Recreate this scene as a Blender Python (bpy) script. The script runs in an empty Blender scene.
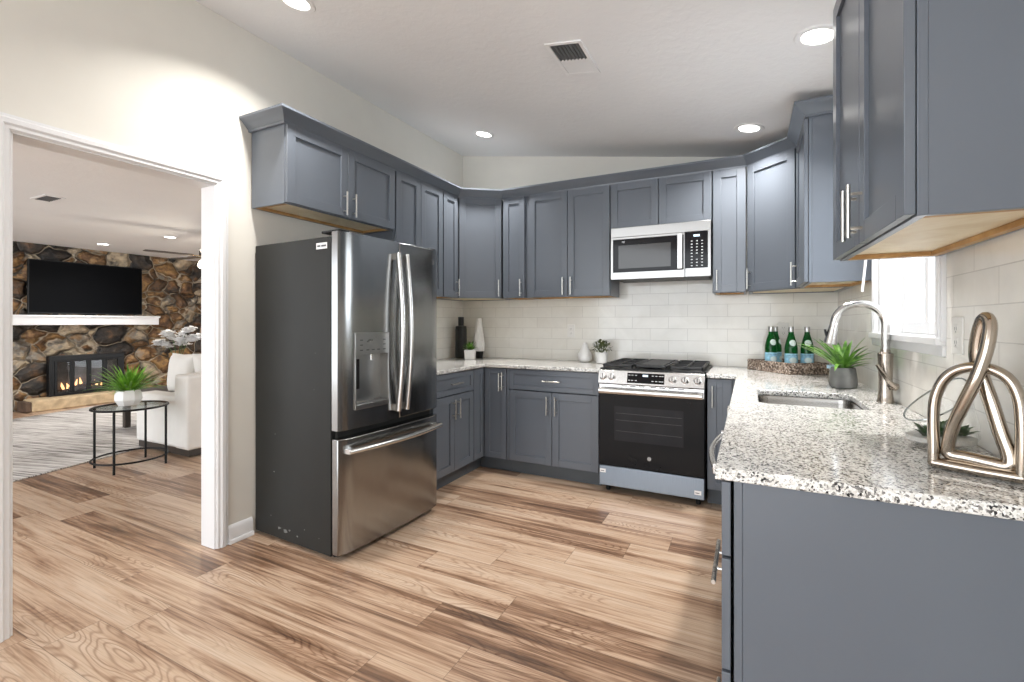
import bpy, bmesh, math, random
from mathutils import Vector, Matrix

C = bpy.context.scene
COL = C.collection
random.seed(7)

# ---------------------------------------------------------------- camera, sky, exposure
cam_d = bpy.data.cameras.new('camera')
cam = bpy.data.objects.new('camera', cam_d)
COL.objects.link(cam)
cam.location = (0, 0, 1.266)
cam.rotation_euler = (math.radians(90), 0, math.radians(26.734))
cam_d.sensor_width = 36.0
cam_d.lens = 36.0 * 469.976 / 1024
cam_d.shift_y = -18.48 / 1024
cam_d.clip_start = 0.05
C.camera = cam

C.view_settings.view_transform = 'Standard'
C.view_settings.look = 'None'
C.view_settings.exposure = 0.25
C.view_settings.gamma = 1.0
C.view_settings.use_curve_mapping = False
C.cycles.use_denoising = True
C.cycles.max_bounces = 10
C.cycles.diffuse_bounces = 8
C.cycles.glossy_bounces = 5
C.cycles.transparent_max_bounces = 12
C.cycles.sample_clamp_indirect = 6.0
C.cycles.caustics_reflective = False
C.cycles.caustics_refractive = False

SKY, SKY_SUNNY = 4.4, 7.0      # bright overcast sky, brighter on the window side
w = bpy.data.worlds.new('sky')
C.world = w
w.use_nodes = True
_nt = w.node_tree
_tc = _nt.nodes.new('ShaderNodeTexCoord'); _sp = _nt.nodes.new('ShaderNodeSeparateXYZ')
_nt.links.new(_tc.outputs['Generated'], _sp.inputs[0])
_mr = _nt.nodes.new('ShaderNodeMapRange'); _mr.interpolation_type = 'SMOOTHSTEP'
for _k, _v in (('From Min', .45), ('From Max', .85), ('To Min', SKY), ('To Max', SKY_SUNNY)): _mr.inputs[_k].default_value = _v
_nt.links.new(_sp.outputs[0], _mr.inputs['Value'])
_nt.nodes['Background'].inputs[0].default_value = (0.90, 0.95, 1.0, 1)
_nt.links.new(_mr.outputs[0], _nt.nodes['Background'].inputs[1])

LAMP_W = 13.0        # each recessed ceiling lamp
LAMP_COL = (1.0, 0.97, 0.93)


# ---------------------------------------------------------------- mesh helper
class MB:
    def __init__(self):
        self.v = []; self.f = []; self.mi = []; self.uv = None

    def add(self, vs, fs, mi=0, M=None):
        o = len(self.v)
        for p in vs:
            p = Vector(p)
            self.v.append(M @ p if M else p)
        for f in fs:
            self.f.append([o + i for i in f]); self.mi.append(mi)
        return self

    def box(self, x0, x1, y0, y1, z0, z1, mi=0, M=None):
        vs = [(x0, y0, z0), (x1, y0, z0), (x1, y1, z0), (x0, y1, z0),
              (x0, y0, z1), (x1, y0, z1), (x1, y1, z1), (x0, y1, z1)]
        fs = [(3, 2, 1, 0), (4, 5, 6, 7), (0, 1, 5, 4), (1, 2, 6, 5), (2, 3, 7, 6), (3, 0, 4, 7)]
        return self.add(vs, fs, mi, M)

    def prism(self, poly, z0, z1, mi=0, M=None):
        n = len(poly)
        a = sum(poly[i][0] * poly[(i + 1) % n][1] - poly[(i + 1) % n][0] * poly[i][1] for i in range(n))
        if a < 0: poly = poly[::-1]
        vs = [(p[0], p[1], z0) for p in poly] + [(p[0], p[1], z1) for p in poly]
        fs = [tuple(range(n - 1, -1, -1)), tuple(range(n, 2 * n))]
        fs += [(i, (i + 1) % n, n + (i + 1) % n, n + i) for i in range(n)]
        return self.add(vs, fs, mi, M)

    def tube(self, pts, r, n=10, closed=False, mi=0, M=None, sy=1.0):
        pts = [Vector(p) for p in pts]
        m = len(pts)
        rr = r if isinstance(r, (list, tuple)) else [r] * m
        tans = []
        for i in range(m):
            if closed: t = pts[(i + 1) % m] - pts[i - 1]
            else: t = pts[min(i + 1, m - 1)] - pts[max(i - 1, 0)]
            tans.append(t.normalized())
        up = Vector((0, 0, 1)) if abs(tans[0].z) < .9 else Vector((1, 0, 0))
        nrm = (up - tans[0] * up.dot(tans[0])).normalized()
        rings = []
        for i in range(m):
            nrm = (nrm - tans[i] * nrm.dot(tans[i])).normalized()
            b = tans[i].cross(nrm)
            rings.append([pts[i] + nrm * (math.cos(2 * math.pi * k / n) * rr[i]) + b * (math.sin(2 * math.pi * k / n) * rr[i] * sy) for k in range(n)])
        vs = [p for rg in rings for p in rg]
        fs = []
        for i in range(m if closed else m - 1):
            j = (i + 1) % m
            off = 0
            if closed and j == 0:
                best = 1e9
                for k in range(n):
                    dd = (rings[0][k] - rings[i][0]).length
                    if dd < best: best = dd; off = k
            for k in range(n):
                fs.append((i * n + k, i * n + (k + 1) % n, j * n + (k + 1 + off) % n, j * n + (k + off) % n))
        if not closed:
            fs.append(tuple(range(n - 1, -1, -1)))
            fs.append(tuple((m - 1) * n + k for k in range(n)))
        return self.add(vs, fs, mi, M)

    def cyl(self, p0, p1, r, n=16, r2=None, mi=0, M=None):
        return self.tube([p0, p1], [r, r if r2 is None else r2], n, False, mi, M)

    def lathe(self, prof, n=28, c=(0, 0, 0), mi=0, M=None, caps=True, sx=1, sy=1):
        vs = []; fs = []
        for (r, z) in prof:
            for k in range(n):
                a = 2 * math.pi * k / n
                vs.append((c[0] + r * math.cos(a) * sx, c[1] + r * math.sin(a) * sy, c[2] + z))
        for i in range(len(prof) - 1):
            for k in range(n):
                fs.append((i * n + k, i * n + (k + 1) % n, (i + 1) * n + (k + 1) % n, (i + 1) * n + k))
        if caps:
            if prof[0][0] > 1e-5: fs.append(tuple(range(n - 1, -1, -1)))
            if prof[-1][0] > 1e-5: fs.append(tuple((len(prof) - 1) * n + k for k in range(n)))
        return self.add(vs, fs, mi, M)

    def sweep(self, prof, path, closed=False, mi=0, M=None):
        """profile (o, z) swept along the plan path, o to the right-hand side, mitred corners"""
        m = len(path); n = len(prof); vs = []; fs = []
        P = [Vector((p[0], p[1])) for p in path]
        for i in range(m):
            dirs = []
            if i > 0 or closed: dirs.append((P[i] - P[i - 1]).normalized())
            if i < m - 1 or closed: dirs.append((P[(i + 1) % m] - P[i]).normalized())
            ns = [Vector((d.y, -d.x)) for d in dirs]
            if len(ns) == 2:
                mm = ns[0] + ns[1]; mm = mm / mm.dot(ns[0])
            else: mm = ns[0]
            for (o, z) in prof:
                q = P[i] + mm * o
                vs.append((q.x, q.y, z))
        for i in range(m if closed else m - 1):
            j = (i + 1) % m
            for k in range(n):
                fs.append((i * n + k, j * n + k, j * n + (k + 1) % n, i * n + (k + 1) % n))
        if not closed:
            fs.append(tuple(range(n))); fs.append(tuple((m - 1) * n + k for k in range(n - 1, -1, -1)))
        return self.add(vs, fs, mi, M)

    def leaf(self, base, az, length, width, up, droop, n=7, mi=0, twist=0.0):
        """a folded strap leaf that rises and arches over"""
        d = Vector((math.cos(az), math.sin(az), 0)); s = Vector((-math.sin(az), math.cos(az), 0))
        p = Vector(base); ang = up; vs = []; fs = []
        for i in range(n + 1):
            t = i / n
            wv = width * (math.sin(math.pi * min(1, .18 + .82 * t)) ** .8) * (1 if t < .999 else 0.05)
            wv = max(wv, width * .04)
            nv = d * (-math.sin(ang)) + Vector((0, 0, 1)) * math.cos(ang)
            vs += [p - s * wv * .5 + nv * wv * .18, p, p + s * wv * .5 + nv * wv * .18]
            p = p + (d * math.cos(ang) + Vector((0, 0, 1)) * math.sin(ang)) * (length / n)
            ang -= droop / n
        for i in range(n):
            a = i * 3
            fs += [(a, a + 1, a + 4, a + 3), (a + 1, a + 2, a + 5, a + 4)]
        return self.add(vs, fs, mi)

    def blob(self, c, r, n=10, m=7, jit=0, mi=0, M=None, seed=0):
        rnd = random.Random(seed); vs = []; fs = []
        vs.append((c[0], c[1], c[2] - r[2]))
        for i in range(1, m):
            a = -math.pi / 2 + math.pi * i / m
            for k in range(n):
                b = 2 * math.pi * k / n; q = 1 + jit * (rnd.random() - .5)
                vs.append((c[0] + r[0] * q * math.cos(a) * math.cos(b), c[1] + r[1] * q * math.cos(a) * math.sin(b), c[2] + r[2] * q * math.sin(a)))
        vs.append((c[0], c[1], c[2] + r[2]))
        for k in range(n): fs.append((0, 1 + (k + 1) % n, 1 + k))
        for i in range(m - 2):
            for k in range(n):
                a = 1 + i * n
                fs.append((a + k, a + (k + 1) % n, a + n + (k + 1) % n, a + n + k))
        l = len(vs) - 1; a = 1 + (m - 2) * n
        for k in range(n): fs.append((a + k, a + (k + 1) % n, l))
        return self.add(vs, fs, mi, M)

    def build(self, name, mats, parent=None, bevel=0, smooth=35, seg=2, subsurf=0, fixn=True):
        me = bpy.data.meshes.new(name)
        me.from_pydata([tuple(p) for p in self.v], [], self.f)
        if not isinstance(mats, (list, tuple)): mats = [mats]
        for m in mats: me.materials.append(m)
        me.polygons.foreach_set('material_index', self.mi)
        if fixn:
            bm = bmesh.new(); bm.from_mesh(me)
            bmesh.ops.recalc_face_normals(bm, faces=bm.faces)
            bm.to_mesh(me); bm.free()
        me.update()
        if smooth:
            me.shade_smooth()
            me.set_sharp_from_angle(angle=math.radians(smooth))
        o = bpy.data.objects.new(name, me)
        COL.objects.link(o)
        if parent: o.parent = parent
        if bevel:
            b = o.modifiers.new('bevel', 'BEVEL'); b.width = bevel; b.segments = seg
            b.limit_method = 'ANGLE'; b.angle_limit = math.radians(40)
        if subsurf:
            s = o.modifiers.new('subdivision', 'SUBSURF'); s.levels = subsurf; s.render_levels = subsurf
        return o


def tag(o, label=None, cat=None, group=None, kind=None):
    if label: o['label'] = label
    if cat: o['category'] = cat
    if group: o['group'] = group
    if kind: o['kind'] = kind
    return o


def empty(name, label, cat, loc=(0, 0, 0), rz=0, group=None):
    o = bpy.data.objects.new(name, None); COL.objects.link(o)
    o.location = loc; o.rotation_euler = (0, 0, math.radians(rz)); o.empty_display_size = .1
    return tag(o, label, cat, group)


def struct(o): o['kind'] = 'structure'; return o


def copy_tree(o, parent=None):
    c = o.copy(); COL.objects.link(c)
    if parent: c.parent = parent
    for ch in list(o.children): copy_tree(ch, c)
    return c


def text_geo(s, size, spacing=1.0):
    """flat triangles of a short text, centred, in its own XY plane"""
    cu = bpy.data.curves.new('lettering', 'FONT'); cu.body = s; cu.size = size
    cu.align_x = 'CENTER'; cu.align_y = 'CENTER'; cu.space_character = spacing; cu.resolution_u = 2
    ob = bpy.data.objects.new('lettering', cu); COL.objects.link(ob)
    dg = bpy.context.evaluated_depsgraph_get()
    me = ob.evaluated_get(dg).to_mesh()
    vs = [tuple(v.co) for v in me.vertices]; fs = [tuple(p.vertices) for p in me.polygons]
    ob.evaluated_get(dg).to_mesh_clear()
    bpy.data.objects.remove(ob); bpy.data.curves.remove(cu)
    return vs, fs


def T(x=0, y=0, z=0): return Matrix.Translation((x, y, z))
def RX(a): return Matrix.Rotation(math.radians(a), 4, 'X')
def RY(a): return Matrix.Rotation(math.radians(a), 4, 'Y')
def RZ(a): return Matrix.Rotation(math.radians(a), 4, 'Z')
STAND = RX(90)     # turns lettering in XY up to face -Y


# ---------------------------------------------------------------- materials
class NT:
    def __init__(self, name):
        self.m = bpy.data.materials.new(name); self.m.use_nodes = True
        self.t = self.m.node_tree; self.b = self.t.nodes['Principled BSDF']; self.out = self.t.nodes['Material Output']

    def n(self, kind, **kw):
        nd = self.t.nodes.new(kind)
        ins = kw.pop('ins', {})
        for k, v in kw.items(): setattr(nd, k, v)
        for k, v in ins.items(): self.set(nd.inputs[k], v)
        return nd

    def set(self, sock, v):
        if isinstance(v, bpy.types.NodeSocket): self.t.links.new(v, sock)
        elif isinstance(v, bpy.types.Node): self.t.links.new(v.outputs[0], sock)
        else: sock.default_value = v

    def math(self, op, a, b=0.0, c=None, clamp=False):
        nd = self.n('ShaderNodeMath', operation=op, use_clamp=clamp)
        self.set(nd.inputs[0], a); self.set(nd.inputs[1], b)
        if c is not None: self.set(nd.inputs[2], c)
        return nd.outputs[0]

    def ramp(self, fac, stops, interp='LINEAR'):
        nd = self.n('ShaderNodeValToRGB'); cr = nd.color_ramp; cr.interpolation = interp
        while len(cr.elements) < len(stops): cr.elements.new(.5)
        for e, (p, c) in zip(cr.elements, stops):
            e.position = p; e.color = (*c, 1) if len(c) == 3 else c
        self.set(nd.inputs[0], fac)
        return nd.outputs[0]

    def mix(self, fac, a, b, blend='MIX'):
        nd = self.n('ShaderNodeMix', data_type='RGBA', blend_type=blend)
        self.set(nd.inputs[0], fac)
        for s, v in ((nd.inputs[6], a), (nd.inputs[7], b)):
            if isinstance(v, (tuple, list)) and len(v) == 3: v = (*v, 1)
            self.set(s, v)
        return nd.outputs[2]

    def bump(self, h, strength=.3, dist=.01):
        nd = self.n('ShaderNodeBump', ins={'Strength': strength, 'Distance': dist})
        self.set(nd.inputs['Height'], h); self.t.links.new(nd.outputs[0], self.b.inputs['Normal'])

    def coord(self, scale=(1, 1, 1), which='Object', rot=(0, 0, 0)):
        tc = self.n('ShaderNodeTexCoord'); mp = self.n('ShaderNodeMapping')
        mp.inputs['Scale'].default_value = scale; mp.inputs['Rotation'].default_value = rot
        self.t.links.new(tc.outputs[which], mp.inputs[0]); return mp.outputs[0]

    def noise(self, vec, scale=5, detail=3, rough=.5, dist=0):
        nd = self.n('ShaderNodeTexNoise', ins={'Scale': scale, 'Detail': detail, 'Roughness': rough, 'Distortion': dist})
        self.set(nd.inputs['Vector'], vec); return nd


def simple(name, col, rough=.5, metal=0, spec=.5, var=.04, vscale=6, bump=0, bscale=80, coat=0):
    k = NT(name)
    v = k.coord()
    n = k.noise(v, vscale, 3)
    lo = tuple(max(0, c * (1 - var)) for c in col); hi = tuple(min(1, c * (1 + var)) for c in col)
    k.set(k.b.inputs['Base Color'], k.ramp(n.outputs[0], [(.3, lo), (.7, hi)]))
    k.b.inputs['Roughness'].default_value = rough; k.b.inputs['Metallic'].default_value = metal
    k.b.inputs['Specular IOR Level'].default_value = spec
    k.b.inputs['Coat Weight'].default_value = coat
    if bump: k.bump(k.noise(v, bscale, 3).outputs[0], bump, .004)
    return k.m


def glow(name, col, strength):
    k = NT(name)
    k.b.inputs['Base Color'].default_value = (*col, 1)
    k.b.inputs['Emission Color'].default_value = (*col, 1); k.b.inputs['Emission Strength'].default_value = strength
    return k.m


def clear_glass(name, tint=(1, 1, 1), gloss=.08, grow=.5):
    k = NT(name)
    tr = k.n('ShaderNodeBsdfTransparent'); tr.inputs[0].default_value = (*tint, 1)
    gl = k.n('ShaderNodeBsdfGlossy'); gl.inputs['Roughness'].default_value = .03
    lw = k.n('ShaderNodeLayerWeight', ins={'Blend': grow})
    f = k.math('ADD', k.math('MULTIPLY', k.math('POWER', lw.outputs['Facing'], 2.0), .30), gloss, clamp=True)
    mx = k.n('ShaderNodeMixShader'); k.set(mx.inputs[0], f)
    k.t.links.new(tr.outputs[0], mx.inputs[1]); k.t.links.new(gl.outputs[0], mx.inputs[2])
    k.t.links.new(mx.outputs[0], k.out.inputs['Surface'])
    return k.m


def steel(name, col=(.56, .55, .53), rough=.25, streak=(1, 1, 60), amt=.08, wob=0.0, met=1.0):
    k = NT(name)
    v = k.coord(streak)
    n = k.noise(v, 8, 4)
    lo = tuple(c * .93 for c in col); hi = tuple(min(1, c * 1.05) for c in col)
    k.set(k.b.inputs['Base Color'], k.ramp(n.outputs[0], [(.3, lo), (.7, hi)]))
    k.b.inputs['Metallic'].default_value = met
    k.set(k.b.inputs['Roughness'], k.math('ADD', k.math('MULTIPLY', n.outputs[0], amt), rough - amt / 2))
    if wob:
        k.bump(k.noise(k.coord((1, 1, .25)), 5, 1).outputs[0], 1.0, wob)
    return k.m


def granite_mat():
    k = NT('granite')
    v = k.coord()
    nz = k.noise(v, 30, 3)
    big = k.noise(v, 11, 3)
    vo = k.n('ShaderNodeTexVoronoi', feature='F1', ins={'Scale': 205.0, 'Randomness': 1.0})
    dv = k.n('ShaderNodeVectorMath', operation='MULTIPLY_ADD')
    k.set(dv.inputs[0], nz.outputs['Color']); dv.inputs[1].default_value = (.012, .012, .012); k.set(dv.inputs[2], v)
    k.set(vo.inputs['Vector'], dv.outputs[0])
    sep = k.n('ShaderNodeSeparateColor'); k.t.links.new(vo.outputs['Color'], sep.inputs[0])
    cell = k.math('ADD', sep.outputs[0], k.math('MULTIPLY', k.math('SUBTRACT', big.outputs[0], .5), .55))
    base = k.ramp(cell, [(0.0, (.018, .018, .02)), (.05, (.03, .03, .032)), (.09, (.13, .125, .12)), (.22, (.27, .26, .245)),
                         (.28, (.60, .585, .55)), (.6, (.76, .745, .71)), (.85, (.87, .865, .84))])
    vo2 = k.n('ShaderNodeTexVoronoi', feature='F1', ins={'Scale': 400.0}); k.set(vo2.inputs['Vector'], v)
    s2 = k.n('ShaderNodeSeparateColor'); k.t.links.new(vo2.outputs['Color'], s2.inputs[0])
    fine = k.ramp(s2.outputs[1], [(0, (.12, .12, .12)), (.07, (.35, .34, .33)), (.10, (1, 1, 1)), (1, (1, 1, 1))])
    k.set(k.b.inputs['Base Color'], k.mix(.8, base, fine, 'MULTIPLY'))
    k.b.inputs['Roughness'].default_value = .12
    return k.m


def floor_mat():
    k = NT('wood_planks')
    uv = k.n('ShaderNodeUVMap'); uv.uv_map = 'plank'
    at = k.n('ShaderNodeAttribute'); at.attribute_name = 'tone'
    sx = k.n('ShaderNodeSeparateXYZ'); k.t.links.new(uv.outputs[0], sx.inputs[0])
    u, v = sx.outputs[0], sx.outputs[1]; rn = at.outputs['Fac']
    def cv(su, sv, off):
        c = k.n('ShaderNodeCombineXYZ')
        k.set(c.inputs[0], k.math('MULTIPLY', u, su)); k.set(c.inputs[1], k.math('MULTIPLY', v, sv)); k.set(c.inputs[2], k.math('MULTIPLY', rn, off))
        return c.outputs[0]
    broad = k.noise(cv(.55, 8.0, 61), 1.7, 4, .58, .5)
    streak = k.noise(cv(1.1, 44, 47), 1.5, 5, .65, .3)
    fine = k.noise(cv(4, 190, 23), 1.0, 3, .6)
    wob = k.noise(cv(.75, 4.6, 91), 1.3, 2, .45)
    ph = k.math('ADD', k.math('MULTIPLY', wob.outputs[0], 36.0), k.math('MULTIPLY', v, 20.0))
    ring = k.math('SINE', k.math('MULTIPLY', ph, 6.283))
    ring = k.math('POWER', k.math('ADD', k.math('MULTIPLY', ring, .5), .5), 4.0)
    mask = k.ramp(k.noise(cv(.6, 3.4, 33), 1.2, 2).outputs[0], [(.46, (0, 0, 0)), (.60, (1, 1, 1))])
    tonev = k.math('ADD', k.math('MULTIPLY', broad.outputs[0], .60), k.math('MULTIPLY', streak.outputs[0], .40))
    tonev = k.math('ADD', tonev, k.math('MULTIPLY', k.math('SUBTRACT', rn, .5), .15))
    col = k.ramp(tonev, [(.32, (.105, .060, .038)), (.405, (.235, .135, .082)), (.465, (.385, .248, .162)), (.53, (.52, .37, .258)), (.66, (.60, .465, .35))])
    dark = k.mix(1.0, col, (.52, .42, .36), 'MULTIPLY')
    rg = k.math('MULTIPLY', k.math('MULTIPLY', ring, mask), .70)
    col = k.mix(rg, col, dark)
    fl = k.ramp(fine.outputs[0], [(.32, (.70, .66, .62)), (.5, (1, 1, 1))])
    col = k.mix(.7, col, fl, 'MULTIPLY')
    at2 = k.n('ShaderNodeAttribute'); at2.attribute_name = 'half_length'
    ev = k.math('GREATER_THAN', k.math('ABSOLUTE', v), .0937)
    eu = k.math('GREATER_THAN', k.math('ABSOLUTE', u), k.math('SUBTRACT', at2.outputs['Fac'], .0013))
    edge = k.math('MAXIMUM', ev, eu)
    col = k.mix(k.math('MULTIPLY', edge, .55), col, (.07, .04, .025))
    k.set(k.b.inputs['Base Color'], col)
    k.set(k.b.inputs['Roughness'], k.math('ADD', k.math('MULTIPLY', streak.outputs[0], .12), .27))
    k.bump(k.math('SUBTRACT', k.math('MULTIPLY', fine.outputs[0], .15), k.math('MULTIPLY', edge, 1.0)), .25, .002)
    return k.m


def tile_mat(name, axis):
    """glossy off-white subway tiles in a half bond; axis is the world axis the courses run along"""
    k = NT(name)
    tc = k.n('ShaderNodeTexCoord'); s = k.n('ShaderNodeSeparateXYZ'); k.t.links.new(tc.outputs['Object'], s.inputs[0])
    c = k.n('ShaderNodeCombineXYZ')
    k.set(c.inputs[0], s.outputs[axis]); k.set(c.inputs[1], k.math('SUBTRACT', s.outputs[2], .916))
    br = k.n('ShaderNodeTexBrick', offset=.5, squash=1.0)
    k.set(br.inputs['Vector'], c.outputs[0])
    for nme, v in (('Color1', (.80, .785, .735, 1)), ('Color2', (.765, .745, .695, 1)), ('Mortar', (.58, .56, .52, 1)), ('Scale', 1.0),
                   ('Mortar Size', .0016), ('Mortar Smooth', .15), ('Brick Width', .302), ('Row Height', .0995), ('Bias', 0.0)):
        br.inputs[nme].default_value = v
    cl = k.noise(c.outputs[0], 4.5, 4, .6, .8)
    col = k.mix(.5, br.outputs['Color'], k.ramp(cl.outputs[0], [(.35, (.86, .85, .83)), (.65, (1, 1, 1))]), 'MULTIPLY')
    k.set(k.b.inputs['Base Color'], col)
    k.b.inputs['Roughness'].default_value = .10
    wv = k.noise(c.outputs[0], 9, 2)
    h = k.math('ADD', k.math('MULTIPLY', k.math('SUBTRACT', 1.0, br.outputs['Fac']), .5), k.math('MULTIPLY', wv.outputs[0], .9))
    k.bump(h, .35, .004)
    return k.m


def stone_mat():
    k = NT('fieldstone')
    v = k.coord((1, 1, 1.25))
    nz = k.noise(v, 2.6, 3)
    dv = k.n('ShaderNodeVectorMath', operation='MULTIPLY_ADD')
    k.set(dv.inputs[0], nz.outputs['Color']); dv.inputs[1].default_value = (.28, .28, .28); k.set(dv.inputs[2], v)
    ve = k.n('ShaderNodeTexVoronoi', feature='DISTANCE_TO_EDGE', ins={'Scale': 3.7, 'Randomness': .95})
    vc = k.n('ShaderNodeTexVoronoi', feature='F1', ins={'Scale': 3.7, 'Randomness': .95})
    k.set(ve.inputs['Vector'], dv.outputs[0]); k.set(vc.inputs['Vector'], dv.outputs[0])
    s = k.n('ShaderNodeSeparateColor'); k.t.links.new(vc.outputs['Color'], s.inputs[0])
    fine = k.noise(v, 9, 5, .65)
    blot = k.noise(v, 4.5, 3, .6)
    cv = k.math('ADD', s.outputs[0], k.math('MULTIPLY', k.math('SUBTRACT', blot.outputs[0], .5), .9))
    col = k.ramp(cv, [(0, (.015, .013, .012)), (.16, (.05, .036, .026)), (.32, (.17, .085, .035)), (.46, (.34, .20, .075)), (.58, (.13, .065, .03)),
                      (.7, (.36, .22, .10)), (.82, (.22, .205, .18)), (.95, (.42, .34, .24))])
    col = k.mix(.75, col, k.ramp(fine.outputs[0], [(.3, (.22, .20, .18)), (.5, (.85, .82, .78)), (.72, (1.35, 1.3, 1.2))]), 'MULTIPLY')
    mort = k.ramp(ve.outputs['Distance'], [(0.0, (1, 1, 1)), (.02, (1, 1, 1)), (.045, (0, 0, 0))])
    mcol = k.ramp(k.noise(v, 3, 2).outputs[0], [(.40, (.05, .04, .03)), (.55, (.40, .33, .24))])
    k.set(k.b.inputs['Base Color'], k.mix(mort, col, mcol))
    k.b.inputs['Roughness'].default_value = .6
    h = k.ramp(ve.outputs['Distance'], [(0.0, (0, 0, 0)), (.05, (.25, .25, .25)), (.13, (.8, .8, .8)), (.35, (1, 1, 1))])
    k.bump(k.math('ADD', h, k.math('MULTIPLY', fine.outputs[0], .35)), 1.0, .09)
    return k.m


def rug_mat():
    k = NT('rug_weave')
    a = k.noise(k.coord((.8, 30, 1)), 1.6, 4, .6)
    b = k.noise(k.coord((3, 80, 1)), 1.5, 3, .6)
    c = k.noise(k.coord((.6, 1.1, 1)), 1.2, 3)
    f = k.math('ADD', k.math('ADD', k.math('MULTIPLY', a.outputs[0], .55), k.math('MULTIPLY', b.outputs[0], .3)), k.math('MULTIPLY', c.outputs[0], .25))
    k.set(k.b.inputs['Base Color'], k.ramp(f, [(.43, (.04, .036, .033)), (.485, (.17, .155, .145)), (.535, (.43, .41, .39)), (.62, (.66, .64, .62))]))
    k.b.inputs['Roughness'].default_value = .95
    k.bump(b.outputs[0], .6, .006)
    return k.m


def wicker_mat():
    k = NT('wicker')
    v = k.coord()
    n = k.n('ShaderNodeTexVoronoi', feature='F1', ins={'Scale': 110.0}); k.set(n.inputs['Vector'], v)
    s = k.n('ShaderNodeSeparateColor'); k.t.links.new(n.outputs['Color'], s.inputs[0])
    k.set(k.b.inputs['Base Color'], k.ramp(s.outputs[0], [(0, (.05, .034, .024)), (.4, (.17, .12, .09)), (.75, (.38, .30, .24)), (1, (.58, .50, .44))]))
    k.b.inputs['Roughness'].default_value = .7
    k.bump(n.outputs['Distance'], .8, .004)
    return k.m


def raw_wood(name, lo, hi):
    k = NT(name)
    n = k.noise(k.coord((3, 3, 3)), 2, 4, .6, 1.2)
    k.set(k.b.inputs['Base Color'], k.ramp(n.outputs[0], [(.35, lo), (.65, hi)])); k.b.inputs['Roughness'].default_value = .5
    return k.m


def leaf_mat(name, lo, hi, sc=14):
    k = NT(name)
    n = k.noise(k.coord(), sc, 2)
    k.set(k.b.inputs['Base Color'], k.ramp(n.outputs[0], [(.35, lo), (.65, hi)])); k.b.inputs['Roughness'].default_value = .45
    return k.m


def ceiling_mat():
    k = NT('ceiling_paint')
    v = k.coord()
    n = k.noise(v, 22, 4, .6, .4)
    k.set(k.b.inputs['Base Color'], k.ramp(k.noise(v, 1.5, 2).outputs[0], [(.3, (.775, .775, .78)), (.7, (.81, .81, .81))]))
    k.b.inputs['Roughness'].default_value = .9
    k.bump(k.ramp(n.outputs[0], [(.42, (0, 0, 0)), (.6, (1, 1, 1))]), .10, .008)
    return k.m


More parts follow.
